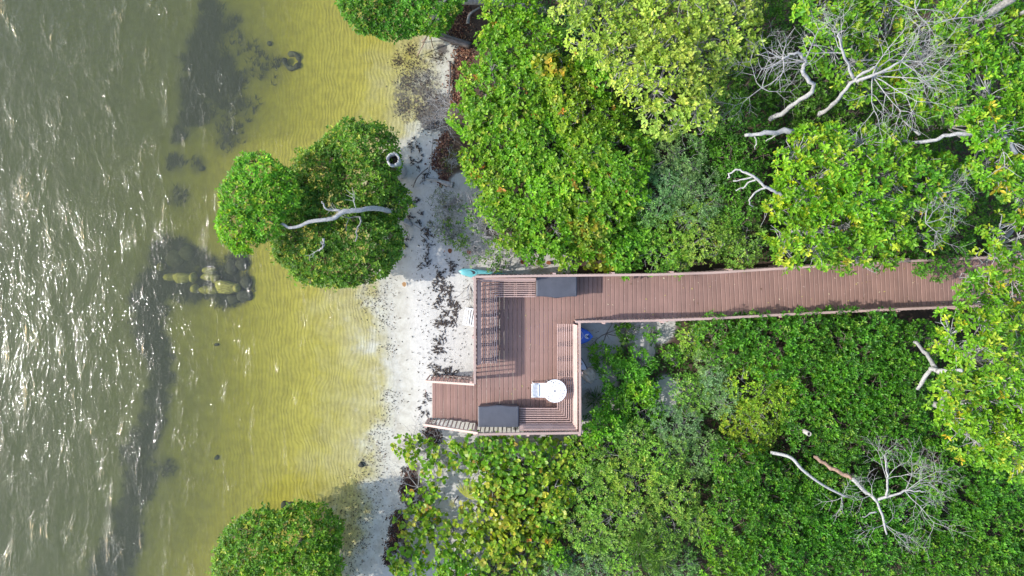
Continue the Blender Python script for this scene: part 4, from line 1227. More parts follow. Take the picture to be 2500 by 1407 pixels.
# --- mangroves standing in the water
plant('mangrove', 'mangrove_tree', 'dense dark green mangrove at the top edge overhanging the shallow cove', 'mangrove', [(895, -20, 75), (905, 20, 65), (960, 25, 72), (1020, 15, 70), (1060, 40, 50), (1060, -20, 70), (975, -40, 80), (1095, 5, 40)], 2.2, hue=(.95, 1.1, 1))
plant('mangrove', 'mangrove_tree', 'largest rounded mangrove at the shoreline beside the hollow stump', 'mangrove',
      [(875, 385, 98, 92), (800, 430, 85, 80), (885, 440, 82), (830, 500, 110, 85), (930, 490, 66, 60, .72), (765, 590, 98, 85), (860, 600, 112, 98), (800, 630, 100, 72), (920, 590, 58, 62, .85), (725, 500, 55, 50)], 2.7, hue=(1.0, .95, 1))
plant('mangrove', 'mangrove_tree', 'compact rounded green mangrove at the bottom edge half in the shallows', 'mangrove',
      [(640, 1335, 102, 82), (735, 1310, 98, 78), (600, 1395, 80), (700, 1400, 110), (780, 1370, 58), (690, 1470, 150, 90)], 2.5, hue=(1.1, 1.15, 1))
plant('mangrove', 'leaning_tree', 'leaning tree with bleached bare trunk and bright crown out over the water', 'tree',
      [(650, 435, 56, 50), (612, 488, 50, 56), (668, 480, 52), (598, 550, 44, 52), (655, 538, 52), (612, 588, 38, 32), (705, 482, 42), (712, 445, 28)], 3.6, hue=(1.45, 1.45, 1), squash=.5, dens=.9,
      trunk=([(1004, 548, .0), (966, 526, 1.3), (942, 513, 2.1), (905, 509, 2.7), (875, 514, 2.95), (838, 518, 3.1), (815, 533, 3.15), (790, 537, 3.2), (755, 542, 3.2), (732, 552, 3.2), (706, 556, 3.2), (690, 547, 3.2), (668, 542, 3.1), (640, 530, 3.0)], .09, .03), trunk_mat=M_WHITEBARK)
bare_tree('dead_branch', 'bleached forked side branch resting on the big round mangrove above the leaning trunk', 'branch', [([(865, 512, 3.0), (835, 515, 3.05), (800, 510, 3.1), (786, 492, 3.1)], .05, .022)], [(835, 515, 3.05, 200, .35, .015), (870, 512, 3.0, 240, .5, .018)], M_WHITEBARK, depth=1)
bare_tree('dead_branch', 'short bleached snag sticking out of the lower part of the big round mangrove', 'branch', [([(790, 582, 2.75), (789, 605, 2.8), (775, 612, 2.75)], .04, .02), ([(789, 600, 2.78), (784, 590, 2.9)], .03, .015)], [(780, 610, 2.75, 160, .35, .014)], M_WHITEBARK, depth=1)
bare_tree('dead_branch', 'dark grey dead limb below the leaning trunk on the big round mangrove', 'branch', [([(880, 530, 2.85), (874, 560, 2.8), (868, 590, 2.75)], .035, .02)], [(880, 530, 2.85, 190, .7, .02)], M_BARK, depth=1)

# --- broad-leaved shrubs north of the walkway
for px, py, r, z, lab, kw in [
    (1250, 40, 70, 2.3, 'bright green broadleaf shrub against the grey timber at the top edge', {}),
    (1215, 120, 56, 2.2, 'bright green broadleaf shrub beside the end of the dark wet log', {}),
    (1190, 220, 64, 1.9, 'bright green shrub spreading over the red leaf litter north of the cove scrub', {}),
    (1150, 302, 46, 1.6, 'bright green shrub hanging over the dark seaweed corner of the cove', {}),
    (1300, 110, 72, 2.6, 'green shrub with strap leaves below the grey timber end', {}),
    (1270, 200, 82, 2.5, 'large leaved bright shrub two crowns inland from the thin reddish pole', {}),
    (1225, 320, 82, 2.2, 'broad bright shrub inland of the dark seaweed corner', {}),
    (1375, 215, 75, 2.8, 'green shrub with orange leaves touching the yellow tree on its shore side', {'hue': (1.15, .95, 1)}),
    (1330, 320, 85, 2.6, 'dense bright shrub below the orange leaved one, shoreward of the yellow tree', {}),
    (1435, 320, 85, 3.1, 'bright shrub directly under the lower shore side of the yellow tree', {'hue': (1.05, 1.0, 1)}),
    (1175, 405, 42, 1.4, 'small yellowish shrub at the beach edge above the bleached driftwood stub', {'hue': (1.2, 1.05, 1)}),
    (1220, 430, 75, 2.0, 'bright shrub at the edge of the grey twig scrub inland of the bleached stub', {}),
    (1320, 430, 85, 2.5, 'bright green shrub in the middle of the northern shrubs, one crown below the dense one', {}),
    (1420, 430, 80, 2.7, 'green shrub between the middle shrub and the silvery bushes', {}),
    (1250, 530, 72, 1.9, 'bright shrub rising beside the grey bare twigs north of the deck', {}),
    (1345, 530, 78, 2.2, 'bright shrub straight above the dark storage box by the walkway', {}),
    (1440, 520, 75, 2.4, 'reddish tinged shrub upslope of the orange leaved sea grape by the walkway', {'hue': (1.2, .92, 1)}),
    (1300, 600, 45, 1.3, 'low bright shrub on the sand just north of the corner bench', {}),
    (1390, 610, 55, 1.7, 'bright shrub close to the walkway railing right of the storage box', {}),
    (1500, 480, 75, 2.7, 'green shrub between reddish shrub and silvery bush', {}),
    (1525, 590, 75, 2.0, 'deep green shrub leaning on the north walkway railing west of the myrtles', {'hue': (.8, .95, 1)}),
    (1510, 390, 75, 3.1, 'fresh green shrub beneath the lowest yellow branches', {}),
    (1460, 180, 60, 3.0, 'green shrub tucked into the shore side of the yellow crown', {}),
]:
    plant('bright', 'broadleaf_shrub', lab, 'shrub', [(px + rng.uniform(-.2, .2) * r + dx * r, py + dy * r, r * rr_) for dx, dy, rr_ in ((-.38, -.3, .68), (.42, -.18, .64), (.02, .42, .7), (.1, 0, .66))], z, bare=.10, **kw)
for px, py, r, z, lab in [
    (1465, 620, 52, 1.4, 'sea grape with orange and yellow leaves against the north walkway railing'),
    (1420, 545, 45, 2.3, 'orange tinted sea grape among the bright shrubs above the walkway'),
    (1345, 175, 40, 2.9, 'sea grape with a few orange leaves between the top shrubs'),
]:
    plant('grape', 'sea_grape', lab, 'shrub', [(px - .3 * r, py, r * .75), (px + .35 * r, py + .1 * r, r * .7)], z, hue=(1.35, .88, 1), big=60)

# --- yellow trees
plant('yellow', 'yellow_tree', 'yellow leaved tree crown nearest the shore at the top edge', 'tree', [(1480, 20, 85), (1450, 95, 70), (1545, 70, 95), (1530, 150, 80), (1400, 30, 60)], 4.3, bare=.08, hue=(.88, 1, 1))
plant('yellow', 'yellow_tree', 'palest yellow tree crown in the middle of the yellow group', 'tree', [(1620, 130, 88), (1580, 215, 80), (1650, 215, 85), (1610, 290, 60), (1640, 40, 90), (1680, 300, 45)], 4.7, bare=.10)
plant('yellow', 'yellow_tree', 'yellow tree crown bordering the dark green bushes on its inland side', 'tree', [(1730, 40, 88), (1770, 110, 70), (1710, 130, 75), (1740, -30, 90), (1790, 40, 52)], 4.5, bare=.08, hue=(.95, .98, 1))

# --- silvery and fine-leaved bushes
for kind, px, py, r, z, lab in [
    ('silver', 1640, 400, 72, 2.9, 'silvery green bush right below the tip of the yellow crown'),
    ('silver', 1590, 480, 68, 2.6, 'silvery green bush below and shoreward of the yellow tip'),
    ('silver', 1690, 480, 72, 2.5, 'blue green bush in the gap between yellow tree and the forked dead limb'),
    ('dark', 1740, 380, 62, 2.3, 'dark bush deep in the gap inland of the yellow tip'),
    ('fine', 1745, 250, 72, 2.9, 'olive fine leaved bush under the inland side of the yellow tree'),
    ('fine', 1610, 590, 72, 2.0, 'fine leaved bush on the north railing midway along the open walkway'),
    ('fine', 1720, 560, 80, 2.3, 'largest fine leaved pale bush above the middle of the walkway'),
    ('fine', 1800, 600, 58, 2.1, 'fine leaved bush touching the railing just west of the overhanging tree'),
    ('fine', 1650, 640, 34, 1.3, 'small fine leaved bush pressed on the north railing'),
    ('dark', 1790, 500, 62, 2.4, 'dark bush below the white forked dead limb'),
    ('dark', 1800, 400, 70, 2.6, 'dark green bush around the base of the white forked dead limb'),
    ('dark', 1880, 55, 85, 3.0, 'very dark green bush at the top edge inland of the yellow tree'),
    ('dark', 1840, 180, 75, 3.1, 'dark green bush with grey twigs below the very dark top one'),
    ('dark', 1820, 290, 78, 2.9, 'dark green bush crossed by the upper grey trunks'),
    ('dark', 2030, 330, 95, 3.0, 'shaded green bush under the broken pale branch'),
    ('dark', 2230, 320, 95, 3.1, 'shaded bush in the dark hollow left of the horizontal pale limb'),
    ('dark', 2390, 470, 85, 3.0, 'shaded bush in the black hollow above the walkway end'),
    ('dark', 1945, 230, 85, 2.9, 'shaded bush between the two leaning grey trunks'),
    ('dark', 2280, 600, 80, 2.3, 'low shaded bush beside the walkway railing under the right trees'),
]:
    plant(kind, 'bush', lab, 'bush', [(px + dx * r, py + dy * r, r * q) for dx, dy, q in ((-.4, -.25, .66), (.4, -.3, .64), (-.05, .4, .7), (.3, .25, .6))], z, bare=.06)

# --- taller trees on the right
T = lambda lab, lobes, z, **kw: plant('big', kw.pop('name', 'broadleaf_tree'), lab, 'tree', lobes, z, **kw)
T('bright tree with long leaves overhanging the walkway from the north', [(1960, 590, 70), (1910, 540, 75), (2000, 520, 80), (2050, 590, 75), (1900, 610, 45), (2110, 600, 65)], 4.6, bare=.12)
T('bright tree left of the black hollow with yellow young leaves', [(1950, 400, 80), (2030, 400, 85), (1990, 460, 85), (2080, 470, 85), (2120, 400, 75), (1920, 470, 60)], 5.2, bare=.12)
T('bright tree in front of the black hollow above the walkway', [(2180, 450, 80), (2210, 530, 80), (2150, 540, 75), (2260, 470, 70), (2130, 480, 60)], 5.0, bare=.2)
T('half bare tree with a large fan of grey twigs at the upper right', [(2010, 130, 75), (2100, 90, 80), (2170, 170, 80), (2080, 200, 70), (2240, 150, 75), (2200, 240, 60)], 5.4, bare=.38, dens=.95)
T('leafy tree at the top edge left of the fan of grey twigs', [(2010, 20, 70), (2080, -10, 80), (1960, 60, 55), (2150, 20, 70)], 5.0, bare=.2)
T('green tree at the top right corner crossed by two dark poles', [(2330, 30, 85), (2420, 60, 85), (2380, 120, 80), (2490, 120, 90), (2300, 110, 70)], 5.6, bare=.12)
T('tall green tree at the right edge above the horizontal pale limb', [(2360, 210, 85), (2440, 220, 85), (2400, 290, 75), (2490, 260, 80), (2300, 260, 60), (2340, 330, 60)], 5.8, bare=.15)
T('green tree at the right edge below the horizontal pale limb', [(2450, 400, 80), (2500, 350, 75), (2480, 470, 80), (2420, 350, 60), (2370, 410, 60)], 5.4, bare=.18)
T('airy tree spreading over the far end of the walkway', [(2400, 600, 70), (2460, 580, 70), (2340, 645, 45), (2440, 680, 60), (2500, 640, 75)], 5.2, dens=.6, bare=.25, trunk=([(2480, 545, .2), (2465, 570, 2.4), (2430, 600, 4.0)], .08, .05))
T('thin airy branch of leaves over the walkway beside the far south railing', [(2300, 690, 36), (2355, 715, 50), (2420, 730, 60), (2480, 700, 60)], 4.6, dens=.7, bare=.2, trunk=([(2440, 800, .2), (2430, 780, 2.4), (2410, 740, 3.7)], .07, .04))
T('tall pale green tree on the right edge just south of the walkway', [(2310, 815, 70), (2390, 825, 75), (2460, 830, 85), (2350, 870, 80), (2430, 910, 85), (2500, 900, 70)], 5.8, bare=.12, hue=(1.1, 1.05, 1))
T('tall pale green tree on the right edge below the white forked trunk', [(2300, 980, 75), (2380, 990, 85), (2460, 1000, 85), (2420, 1070, 75), (2340, 1050, 65), (2490, 1090, 75), (2280, 930, 55)], 5.6, bare=.12, hue=(1.1, 1.05, 1))

# --- plants around the patch of sand east of the deck
for kind, px, py, r, z, lab in [
    ('low', 1480, 872, 40, .55, 'low green plant on the sand facing the blue board'), ('low', 1520, 925, 58, .8, 'broad low green plant in the middle of the sand patch east of the deck'),
    ('low', 1565, 880, 40, .8, 'low green plant at the far side of the sand patch near the walkway'), ('bright', 1568, 955, 36, .9, 'bright green seedling clump inside the low plants east of the deck'),
    ('low', 1510, 990, 44, .7, 'low green plant on the sand south of the beige driftwood knot'), ('scrub', 1440, 970, 26, .4, 'thin feathery plant at the foot of the east railing'),
    ('bright', 1465, 1045, 52, 1.2, 'bright large leaved shrub at the outer corner of the deck'), ('low', 1590, 815, 18, .4, 'low creeping plant on sand below the south walkway railing'),
    ('low', 1640, 865, 30, .8, 'green plant between the sand patch and the silvery bush'), ('low', 1530, 810, 26, .35, 'small creeping plant on sand between blue board and walkway'),
    ('low', 1560, 1010, 55, 1.0, 'green plant below the sand patch east of the deck'),
]:
    plant(kind, 'low_plant', lab, 'plant', [(px - .35 * r, py - .2 * r, r * .7), (px + .35 * r, py - .1 * r, r * .7), (px, py + .35 * r, r * .7)], z, squash=.45, bare=.15)
for kind, px, py, r, z, lab in [
    ('silver', 1735, 890, 45, 1.9, 'pale silvery bush at the edge of the thicket below the walkway'), ('silver', 1750, 965, 48, 1.8, 'pale silvery bush beside the lime green one'),
    ('silver', 1650, 1040, 60, 1.3, 'blue green fine bush south of the sand patch'), ('fine', 1690, 960, 55, 1.6, 'fine leaved bush between sand patch and lime green bush'),
    ('silver', 1700, 1110, 62, 1.5, 'shaded blue green bush where scrub meets the thicket'), ('lime', 1870, 960, 92, 2.1, 'lime green small leaved bush set in the dark thicket'),
    ('lime', 1830, 1040, 70, 1.9, 'lower lime green bush above the start of the bleached curved trunk'), ('fine', 1695, 830, 42, 1.5, 'fine leaved bush below the south walkway railing east of the sand'),
]:
    plant(kind, 'bush', lab, 'bush', [(px + dx * r, py + dy * r, r * q) for dx, dy, q in ((-.4, -.25, .66), (.4, -.3, .64), (-.05, .4, .7), (.3, .25, .6))], z, bare=.05)

# --- sea grapes and mixed scrub at the bottom
for px, py, r, z, lab, kw in [
    (1000, 1095, 34, .7, 'small sea grape at the beach edge below the steps', {'dens': .8}), (1060, 1130, 52, .8, 'loose sea grape with bare grey stems nearest the beach steps', {'dens': .55}),
    (1135, 1105, 40, .8, 'loose sea grape on sand just below the dark storage box', {'dens': .7}), (1195, 1100, 52, 1.3, 'lush green sea grape below the south deck railing', {'hue': (.8, 1.0, 1)}),
    (1290, 1110, 52, 1.3, 'sea grape in shade below the middle of the south railing', {'hue': (.85, 1.0, 1)}), (1365, 1110, 46, 1.1, 'sea grape below the outer corner of the deck', {'hue': (.9, 1, 1)}),
    (1040, 1225, 46, .8, 'yellow green sea grape beside the dark seaweed edge of the beach', {'dens': .7}), (1200, 1180, 58, 1.1, 'sea grape upslope of the yellow fan palm', {}),
    (1280, 1180, 58, 1.3, 'sea grape in the centre of the scrub south of the deck', {'hue': (.9, 1, 1)}), (1020, 1290, 48, .8, 'yellow green sea grape on sand below the seaweed edge', {'dens': .75}),
    (1095, 1300, 52, .9, 'sparse sea grape with white sand showing through', {'dens': .6}), (1180, 1270, 52, 1.0, 'sea grape with orange leaves inland of the sparse sandy one', {'hue': (1.12, .97, 1)}),
    (1255, 1260, 58, 1.2, 'sea grape with orange leaves right of the other orange one', {'hue': (1.15, .95, 1)}), (1000, 1380, 48, .8, 'sea grape at the bottom edge nearest the beach', {}),
    (1110, 1375, 52, .9, 'sea grape at the bottom edge beside the fresh green one', {}), (1200, 1340, 58, 1.1, 'mottled sea grape above the bottom edge, inland', {'hue': (1.1, .95, 1)}),
    (1290, 1340, 58, 1.2, 'reddish spotted sea grape at the bottom below the scrub centre', {'hue': (1.12, .95, 1)}), (1360, 1200, 52, 1.3, 'sea grape meeting the fine pale scrub south east of the deck', {}), (1340, 1270, 40, 1.1, 'small sea grape in the dark gap of the bottom scrub', {'hue': (.85, 1, 1)}),
]:
    plant('grape', 'sea_grape', lab, 'shrub', [(px + dx * r, py + dy * r, r * q) for dx, dy, q in ((-.38, -.25, .7), (.4, -.2, .66), (.02, .4, .72))], z, squash=.5, big=90, twig_mat=M_TWIG, **kw)
plant('bright', 'broadleaf_shrub', 'fresh bright green shrub at the bottom edge among sea grapes', 'shrub', [(1110, 1395, 30), (1140, 1410, 38), (1090, 1420, 30)], 1.1)
plant('bright', 'broadleaf_shrub', 'small glossy bright shrub in the gap near the bottom centre', 'shrub', [(1355, 1345, 22), (1372, 1365, 20)], 1.3)
for kind, px, py, r, z, lab, kw in [
    ('fine', 1450, 1110, 62, 1.6, 'pale fine leaved bush inland of the deck corner', {}), ('fine', 1530, 1080, 62, 1.6, 'pale fine leaved bush right of the bright corner shrub', {}), ('fine', 1450, 1190, 66, 1.7, 'fine leaved bush below the pale corner bush', {}),
    ('fine', 1545, 1170, 68, 1.8, 'fine leaved pale bush in the middle of the southern scrub', {'hue': (1.1, 1.05, 1)}), ('fine', 1620, 1120, 55, 1.7, 'fine leaved bush beside the shaded blue green one', {}), ('fine', 1640, 1210, 66, 1.8, 'pale bush at the left border of the dark thicket', {'hue': (1.1, 1, 1)}),
    ('fine', 1430, 1290, 62, 1.6, 'fine leaved bush beside the small glossy shrub', {}), ('fine', 1520, 1270, 66, 1.8, 'pale feathery bush above the grassy tuft', {'hue': (1.1, 1.05, 1.2)}), ('fine', 1610, 1300, 62, 1.8, 'fine leaved bush right of the grassy tuft', {}),
    ('silver', 1440, 1375, 62, 1.5, 'pale silvery bush at the bottom edge near the glossy shrub', {}), ('fine', 1540, 1370, 70, 1.7, 'fine leaved bush at the bottom edge below the grassy tuft', {}), ('silver', 1640, 1385, 66, 1.7, 'silvery bush at the bottom edge left of the thicket', {}),
    ('fine', 1700, 1270, 45, 1.7, 'small pale bush in the brown gap before the thicket', {}), ('silver', 1360, 1400, 45, 1.3, 'silvery low bush at the bottom edge right of the mottled sea grapes', {}), ('dark', 1440, 1030, 0, .1, '', {}),
]:
    if r: plant(kind, 'bush', lab, 'bush', [(px + dx * r, py + dy * r, r * q) for dx, dy, q in ((-.4, -.25, .66), (.4, -.3, .64), (-.05, .4, .7), (.3, .25, .6))], z, bare=.1, **kw)

# --- the dense mangrove thicket at the lower right
for px, py, r, z, lab, kw in [
    (1770, 830, 68, 2.2, 'thicket mangrove touching the south railing at its shore end', {}), (1880, 840, 80, 2.4, 'thicket mangrove below the south railing, second from the shore', {}),
    (1990, 830, 82, 2.4, 'thicket mangrove with brown twigs below the south railing', {}), (2100, 830, 82, 2.5, 'thicket mangrove below the south railing next to the pale trees', {}), (2200, 850, 75, 2.5, 'thicket mangrove left of the white forked trunk', {}),
    (1990, 930, 82, 2.4, 'thicket mangrove right of the lime green bush', {}), (2090, 930, 82, 2.5, 'thicket mangrove in the upper middle of the thicket', {}), (2190, 950, 82, 2.5, 'thicket mangrove shoreward of the lower pale tree', {}),
    (1970, 1030, 70, 2.2, 'thicket mangrove around the pale open pipe', {}), (2060, 1040, 75, 2.3, 'thicket mangrove inland of the pale open pipe', {}), (2170, 1040, 80, 2.4, 'thicket mangrove above the white dead twig fan', {}),
    (1790, 1130, 62, 2.2, 'thicket mangrove left of the bleached curved trunk end', {}), (1860, 1180, 72, 2.1, 'thicket mangrove below the bleached curved trunk', {}), (1960, 1190, 72, 2.0, 'thicket mangrove under the bleached curved trunk lower part', {}),
    (2050, 1140, 62, 2.0, 'thicket mangrove between the two fallen trunks', {}), (2280, 1130, 72, 2.2, 'thicket mangrove right of the white dead twig fan', {}), (2370, 1170, 75, 2.3, 'thicket mangrove below the pale trees at right', {}), (2470, 1190, 75, 2.4, 'thicket mangrove at the right edge below the pale trees', {}),
    (1800, 1240, 70, 2.3, 'thicket mangrove at the left border beside the brown gap', {}), (1900, 1270, 78, 2.2, 'thicket mangrove left of the brown trunk foot, lower row', {}), (2010, 1270, 75, 2.1, 'thicket mangrove straight below the end of the bleached trunk', {}), (2110, 1240, 70, 2.0, 'thicket mangrove beneath the brown peeling trunk', {}),
    (2210, 1230, 75, 2.0, 'thicket mangrove under the lower white twigs', {}), (2320, 1260, 75, 2.2, 'thicket mangrove right of the lower white twigs', {}), (2430, 1290, 80, 2.3, 'thicket mangrove near the lower right edge', {}), (2510, 1290, 60, 2.3, 'thicket mangrove cut by the lower right edge', {}),
    (1780, 1340, 66, 2.2, 'thicket mangrove at the bottom beside the silvery bush', {'hue': (1.3, 1.1, 1)}), (1870, 1370, 72, 2.3, 'thicket mangrove at the bottom, right of the yellowish one', {}), (1970, 1360, 75, 2.2, 'thicket mangrove at the bottom below the bleached trunk', {}), (2070, 1350, 75, 2.2, 'thicket mangrove at the bottom below the brown trunk', {}),
    (2180, 1340, 75, 2.2, 'thicket mangrove at the bottom below the white twig fan', {}), (2290, 1360, 78, 2.3, 'thicket mangrove at the bottom, two crowns from the corner', {}), (2400, 1390, 80, 2.3, 'thicket mangrove at the bottom next to the corner', {}), (2490, 1390, 70, 2.3, 'thicket mangrove in the bottom right corner', {}),
    (1760, 1410, 50, 2.0, 'thicket mangrove cut by the bottom edge at the left border', {'hue': (1.2, 1.1, 1)}), (2380, 1080, 60, 2.2, 'shaded thicket mangrove under the lower pale tree', {}), (2280, 1030, 60, 2.2, 'thicket mangrove shaded by the left side of the pale tree', {}),
]:
    plant('thicket', 'thicket_mangrove', lab, 'mangrove', [(px + dx * r, py + dy * r, r * q) for dx, dy, q in ((-.4, -.28, .7), (.42, -.25, .68), (-.08, .42, .72), (.35, .35, .6))], z, bare=.07, group='mangroves of the dense thicket', **kw)

# --- dry scrub on the sand north of the deck
for kind, px, py, r, z, lab, kw in [
    ('scrub', 1110, 390, 34, .8, 'olive broom like scrub above the bleached driftwood stub', {}), ('scrub', 1090, 500, 44, .7, 'olive broom like scrub on the sand below the bleached stub', {}), ('scrub', 1085, 560, 36, .5, 'olive scrub beside the beach below the larger broom like one', {}),
    ('sparse', 1150, 505, 46, .9, 'grey bare scrub in the sandy hollow shoreward of the bright shrubs', {'bare': .6}), ('sparse', 1190, 550, 46, 1.0, 'twiggy half bare shrub with pale arching stems north of the kayak', {'bare': .45}), ('sparse', 1110, 570, 40, .7, 'sparse green twiggy shrub near the dark seaweed line', {'bare': .2}),
    ('sparse', 1160, 610, 40, .6, 'sparse green shrub on white sand north of the kayak', {'bare': .35}), ('sparse', 1215, 645, 34, .7, 'sparse green shrub leaning over the deck corner railing', {'bare': .2}), ('sparse', 1240, 600, 40, 1.0, 'sparse shrub on sand north of the corner bench', {'bare': .3}),
    ('sparse', 1300, 30, 30, 1.5, 'olive scrub at the top edge right of the grey timber', {'bare': .2}),
]:
    plant(kind, 'dry_scrub', lab, 'scrub', [(px - .35 * r, py - .2 * r, r * .75), (px + .35 * r, py, r * .7), (px, py + .35 * r, r * .7)], z, squash=.5, **kw)
bare_tree('bare_shrub', 'tangle of bare grey twigs overhanging the dark seaweed corner', 'shrub', [], [(1125, 265, 1.2, a, .75, .013) for a in (150, 170, 190, 210, 130)], M_TWIG, depth=2)
bare_tree('bare_shrub', 'bare grey stems of a shrub on the sand at the beach edge below the steps', 'shrub', [], [(1040, 1100, .4, a, .7, .014) for a in (20, 70, 110, 160, 200, 250, 320)], M_TWIG, depth=2)
bare_tree('bare_shrub', 'tangle of grey stems behind the dark seaweed bank south of the steps', 'shrub', [], [(1020, 1190, .4, a, .8, .014) for a in (150, 190, 230, 290, 340, 60)], M_TWIG, depth=2)
bare_tree('bare_shrub', 'pale arching dead stems on the sand between scrub and bright shrubs', 'shrub', [([(1232, 533, 1.2), (1205, 535, 1.1), (1185, 545, .9)], .03, .015)], [(1150, 540, .6, a, .9, .014) for a in (10, 40, 80, 150, 200, 260, 300)], M_TWIG, depth=2)
bare_tree('bare_shrub', 'dark bare twigs on the sand between blue board and walkway', 'shrub', [], [(1480, 815, .3, a, .8, .012) for a in (-20, 20, 160, 60, 110, -60)], M_DTWIG, depth=2)
bare_tree('bare_shrub', 'fallen grey fronds of twigs lying west of the deck corner', 'shrub', [], [(1150, 690, .2, a, .8, .012) for a in (80, 100, 120, 140)], M_DRIFT, depth=1)

# --- dead trees and limbs
bare_tree('dead_tree', 'great fan of bare grey twigs rising from a leaning trunk at the upper right', 'tree',
          [([(2000, 282, 3.6), (2040, 250, 4.6), (2085, 195, 5.3), (2140, 165, 5.6)], .075, .035), ([(2085, 195, 5.3), (2120, 190, 5.7), (2200, 150, 6.0)], .06, .03), ([(2085, 195, 5.3), (2060, 130, 5.7), (2050, 80, 5.9)], .05, .025)],
          [(2130, 185, 5.5, a, L, .020) for a, L in ((-80, 1.1), (-50, 1.2), (-20, 1.35), (5, 1.4), (30, 1.3), (58, 1.2), (85, 1.0))] + [(2060, 130, 5.7, a, .9, .015) for a in (-120, -150, -95, 180)] + [(2200, 150, 6.0, a, .9, .015) for a in (-40, 0, 35, -75)], M_TWIG, depth=2)
bare_tree('dead_tree', 'grey leaning trunk with crooked bare top beside the yellow tree', 'tree', [([(1880, 292, 3.0), (1930, 262, 4.0), (1984, 215, 5.0), (1962, 180, 5.2), (1964, 145, 5.3), (1945, 130, 5.4), (1910, 145, 5.4)], .085, .035)],
          [(1964, 150, 5.3, a, .9, .02) for a in (-60, -150, 170)] + [(1912, 145, 5.4, a, .6, .018) for a in (150, 200, 250, 110)], M_TWIG, depth=1)
bare_tree('dead_branch', 'broken pale horizontal branch pointing at the yellow tree', 'branch', [([(1818, 331, 4.6), (1870, 325, 4.7), (1935, 321, 4.6)], .045, .10), ([(1845, 330, 4.6), (1843, 365, 4.3)], .025, .012), ([(1905, 325, 4.65), (1870, 345, 4.4)], .03, .012)], [], M_WHITEBARK)
bare_tree('dead_branch', 'white forked dead limb like a claw above the middle of the walkway', 'branch', [([(1945, 485, 4.6), (1905, 475, 4.8), (1868, 455, 4.9), (1830, 425, 4.9), (1795, 415, 4.8), (1777, 435, 4.6)], .055, .025), ([(1840, 432, 4.9), (1790, 442, 4.7)], .03, .018), ([(1845, 437, 4.9), (1820, 455, 4.7), (1796, 464, 4.5)], .03, .016), ([(1872, 455, 4.9), (1832, 483, 4.7), (1838, 505, 4.4)], .035, .016)], [], M_WHITEBARK)
bare_tree('dead_branch', 'long pale horizontal limb at the right under the tall tree', 'branch', [([(2190, 347, 4.6), (2260, 346, 5.0), (2320, 330, 5.3), (2400, 326, 5.5), (2450, 335, 5.5), (2480, 375, 5.3)], .05, .07), ([(2245, 330, 4.6), (2205, 295, 4.3)], .05, .02)], [(2440, 335, 5.5, a, .8, .02) for a in (-30, 30, 60)], M_TWIG, depth=1)
bare_tree('dead_branch', 'grey bare twig spray above the far end of the walkway', 'branch', [([(2330, 450, 4.8), (2290, 470, 4.9), (2260, 530, 4.8)], .03, .02)], [(2290, 470, 5.0, a, .7, .012) for a in (-40, 10, 60, 100)] + [(2260, 545, 5.0, a, .7, .012) for a in (-60, -10, -100, 50)], M_TWIG, depth=2)
bare_tree('dead_branch', 'grey bare twigs at the top edge above the fan of twigs', 'branch', [], [(2235, 25, 5.8, a, .8, .014) for a in (-100, -60, -150, 0, 60)] + [(2330, 45, 5.8, a, .8, .014) for a in (-60, -20, 170)], M_TWIG, depth=2)
bare_tree('dead_branch', 'grey twiggy spray on the dark bush inland of the yellow tree', 'branch', [], [(1860, 215, 3.8, a, .9, .016) for a in (-20, -60, 200, 30, 150)] + [(1850, 120, 3.6, a, .6, .014) for a in (0, 60, -60)], M_TWIG, depth=2)
log('dead_pole', 'thick dark grey dead trunk crossing the top right corner', 'trunk', [(2372, 62, 5.0), (2420, 30, 5.6), (2475, -5, 6.2)], .10, .10, M_BARK)
log('dead_pole', 'thinner dead trunk at the right edge near the top corner', 'trunk', [(2425, 72, 5.0), (2470, 45, 5.4), (2510, 25, 5.8)], .05, .05, M_BARK)
bare_tree('dead_tree', 'white forked trunk of the pale tree at the edge of the thicket', 'tree', [([(2232, 835, 3.2), (2262, 865, 3.9), (2285, 905, 4.6)], .05, .08, M_TWIG), ([(2340, 915, 5.3), (2300, 910, 4.9), (2272, 905, 4.5), (2240, 950, 3.8)], .09, .055, M_TWIG), ([(2290, 908, 4.8), (2350, 905, 5.5)], .10, .05, M_TWIG)], [], M_TWIG)
log('bleached_trunk', 'bleached bare curved trunk lying across the thicket below the lime bush', 'trunk', [(1882, 1105, 2.0), (1930, 1117, 2.35), (1960, 1148, 2.45), (2010, 1185, 2.4), (2066, 1213, 2.3)], .055, .035, M_WHITEBARK)
bare_tree('dead_tree', 'dead tree with peeling brown trunk and a fan of white bare twigs in the thicket', 'tree',
          [([(1988, 1115, 2.0), (2040, 1147, 2.5), (2080, 1170, 2.8)], .06, .075, M_REDBARK), ([(2080, 1170, 2.8), (2115, 1200, 3.0), (2140, 1228, 3.1), (2165, 1305, 3.1)], .075, .03), ([(2140, 1222, 3.1), (2210, 1200, 3.4), (2260, 1200, 3.5)], .045, .02), ([(2165, 1215, 3.2), (2165, 1160, 3.5), (2160, 1110, 3.6)], .04, .018), ([(2140, 1250, 3.1), (2105, 1262, 3.1)], .03, .012)],
          [(2165, 1170, 3.5, a, .8, .013) for a in (-120, -90, -60, -30)] + [(2210, 1200, 3.4, a, 1.05, .015) for a in (-70, -40, -15, 10, 35, 60)] + [(2160, 1280, 3.1, a, .75, .013) for a in (20, 50, 150, -20)] + [(2130, 1210, 3.1, a, .6, .012) for a in (-150, 180, -110)], M_WHITEBARK, depth=2, twig_mat=M_TWIG)
bare_tree('dead_branch', 'dry twig spray at the lower end of the bleached curved trunk', 'branch', [], [(2055, 1215, 2.3, a, .6, .012) for a in (-60, 60, 110, 150)], M_TWIG, depth=1)

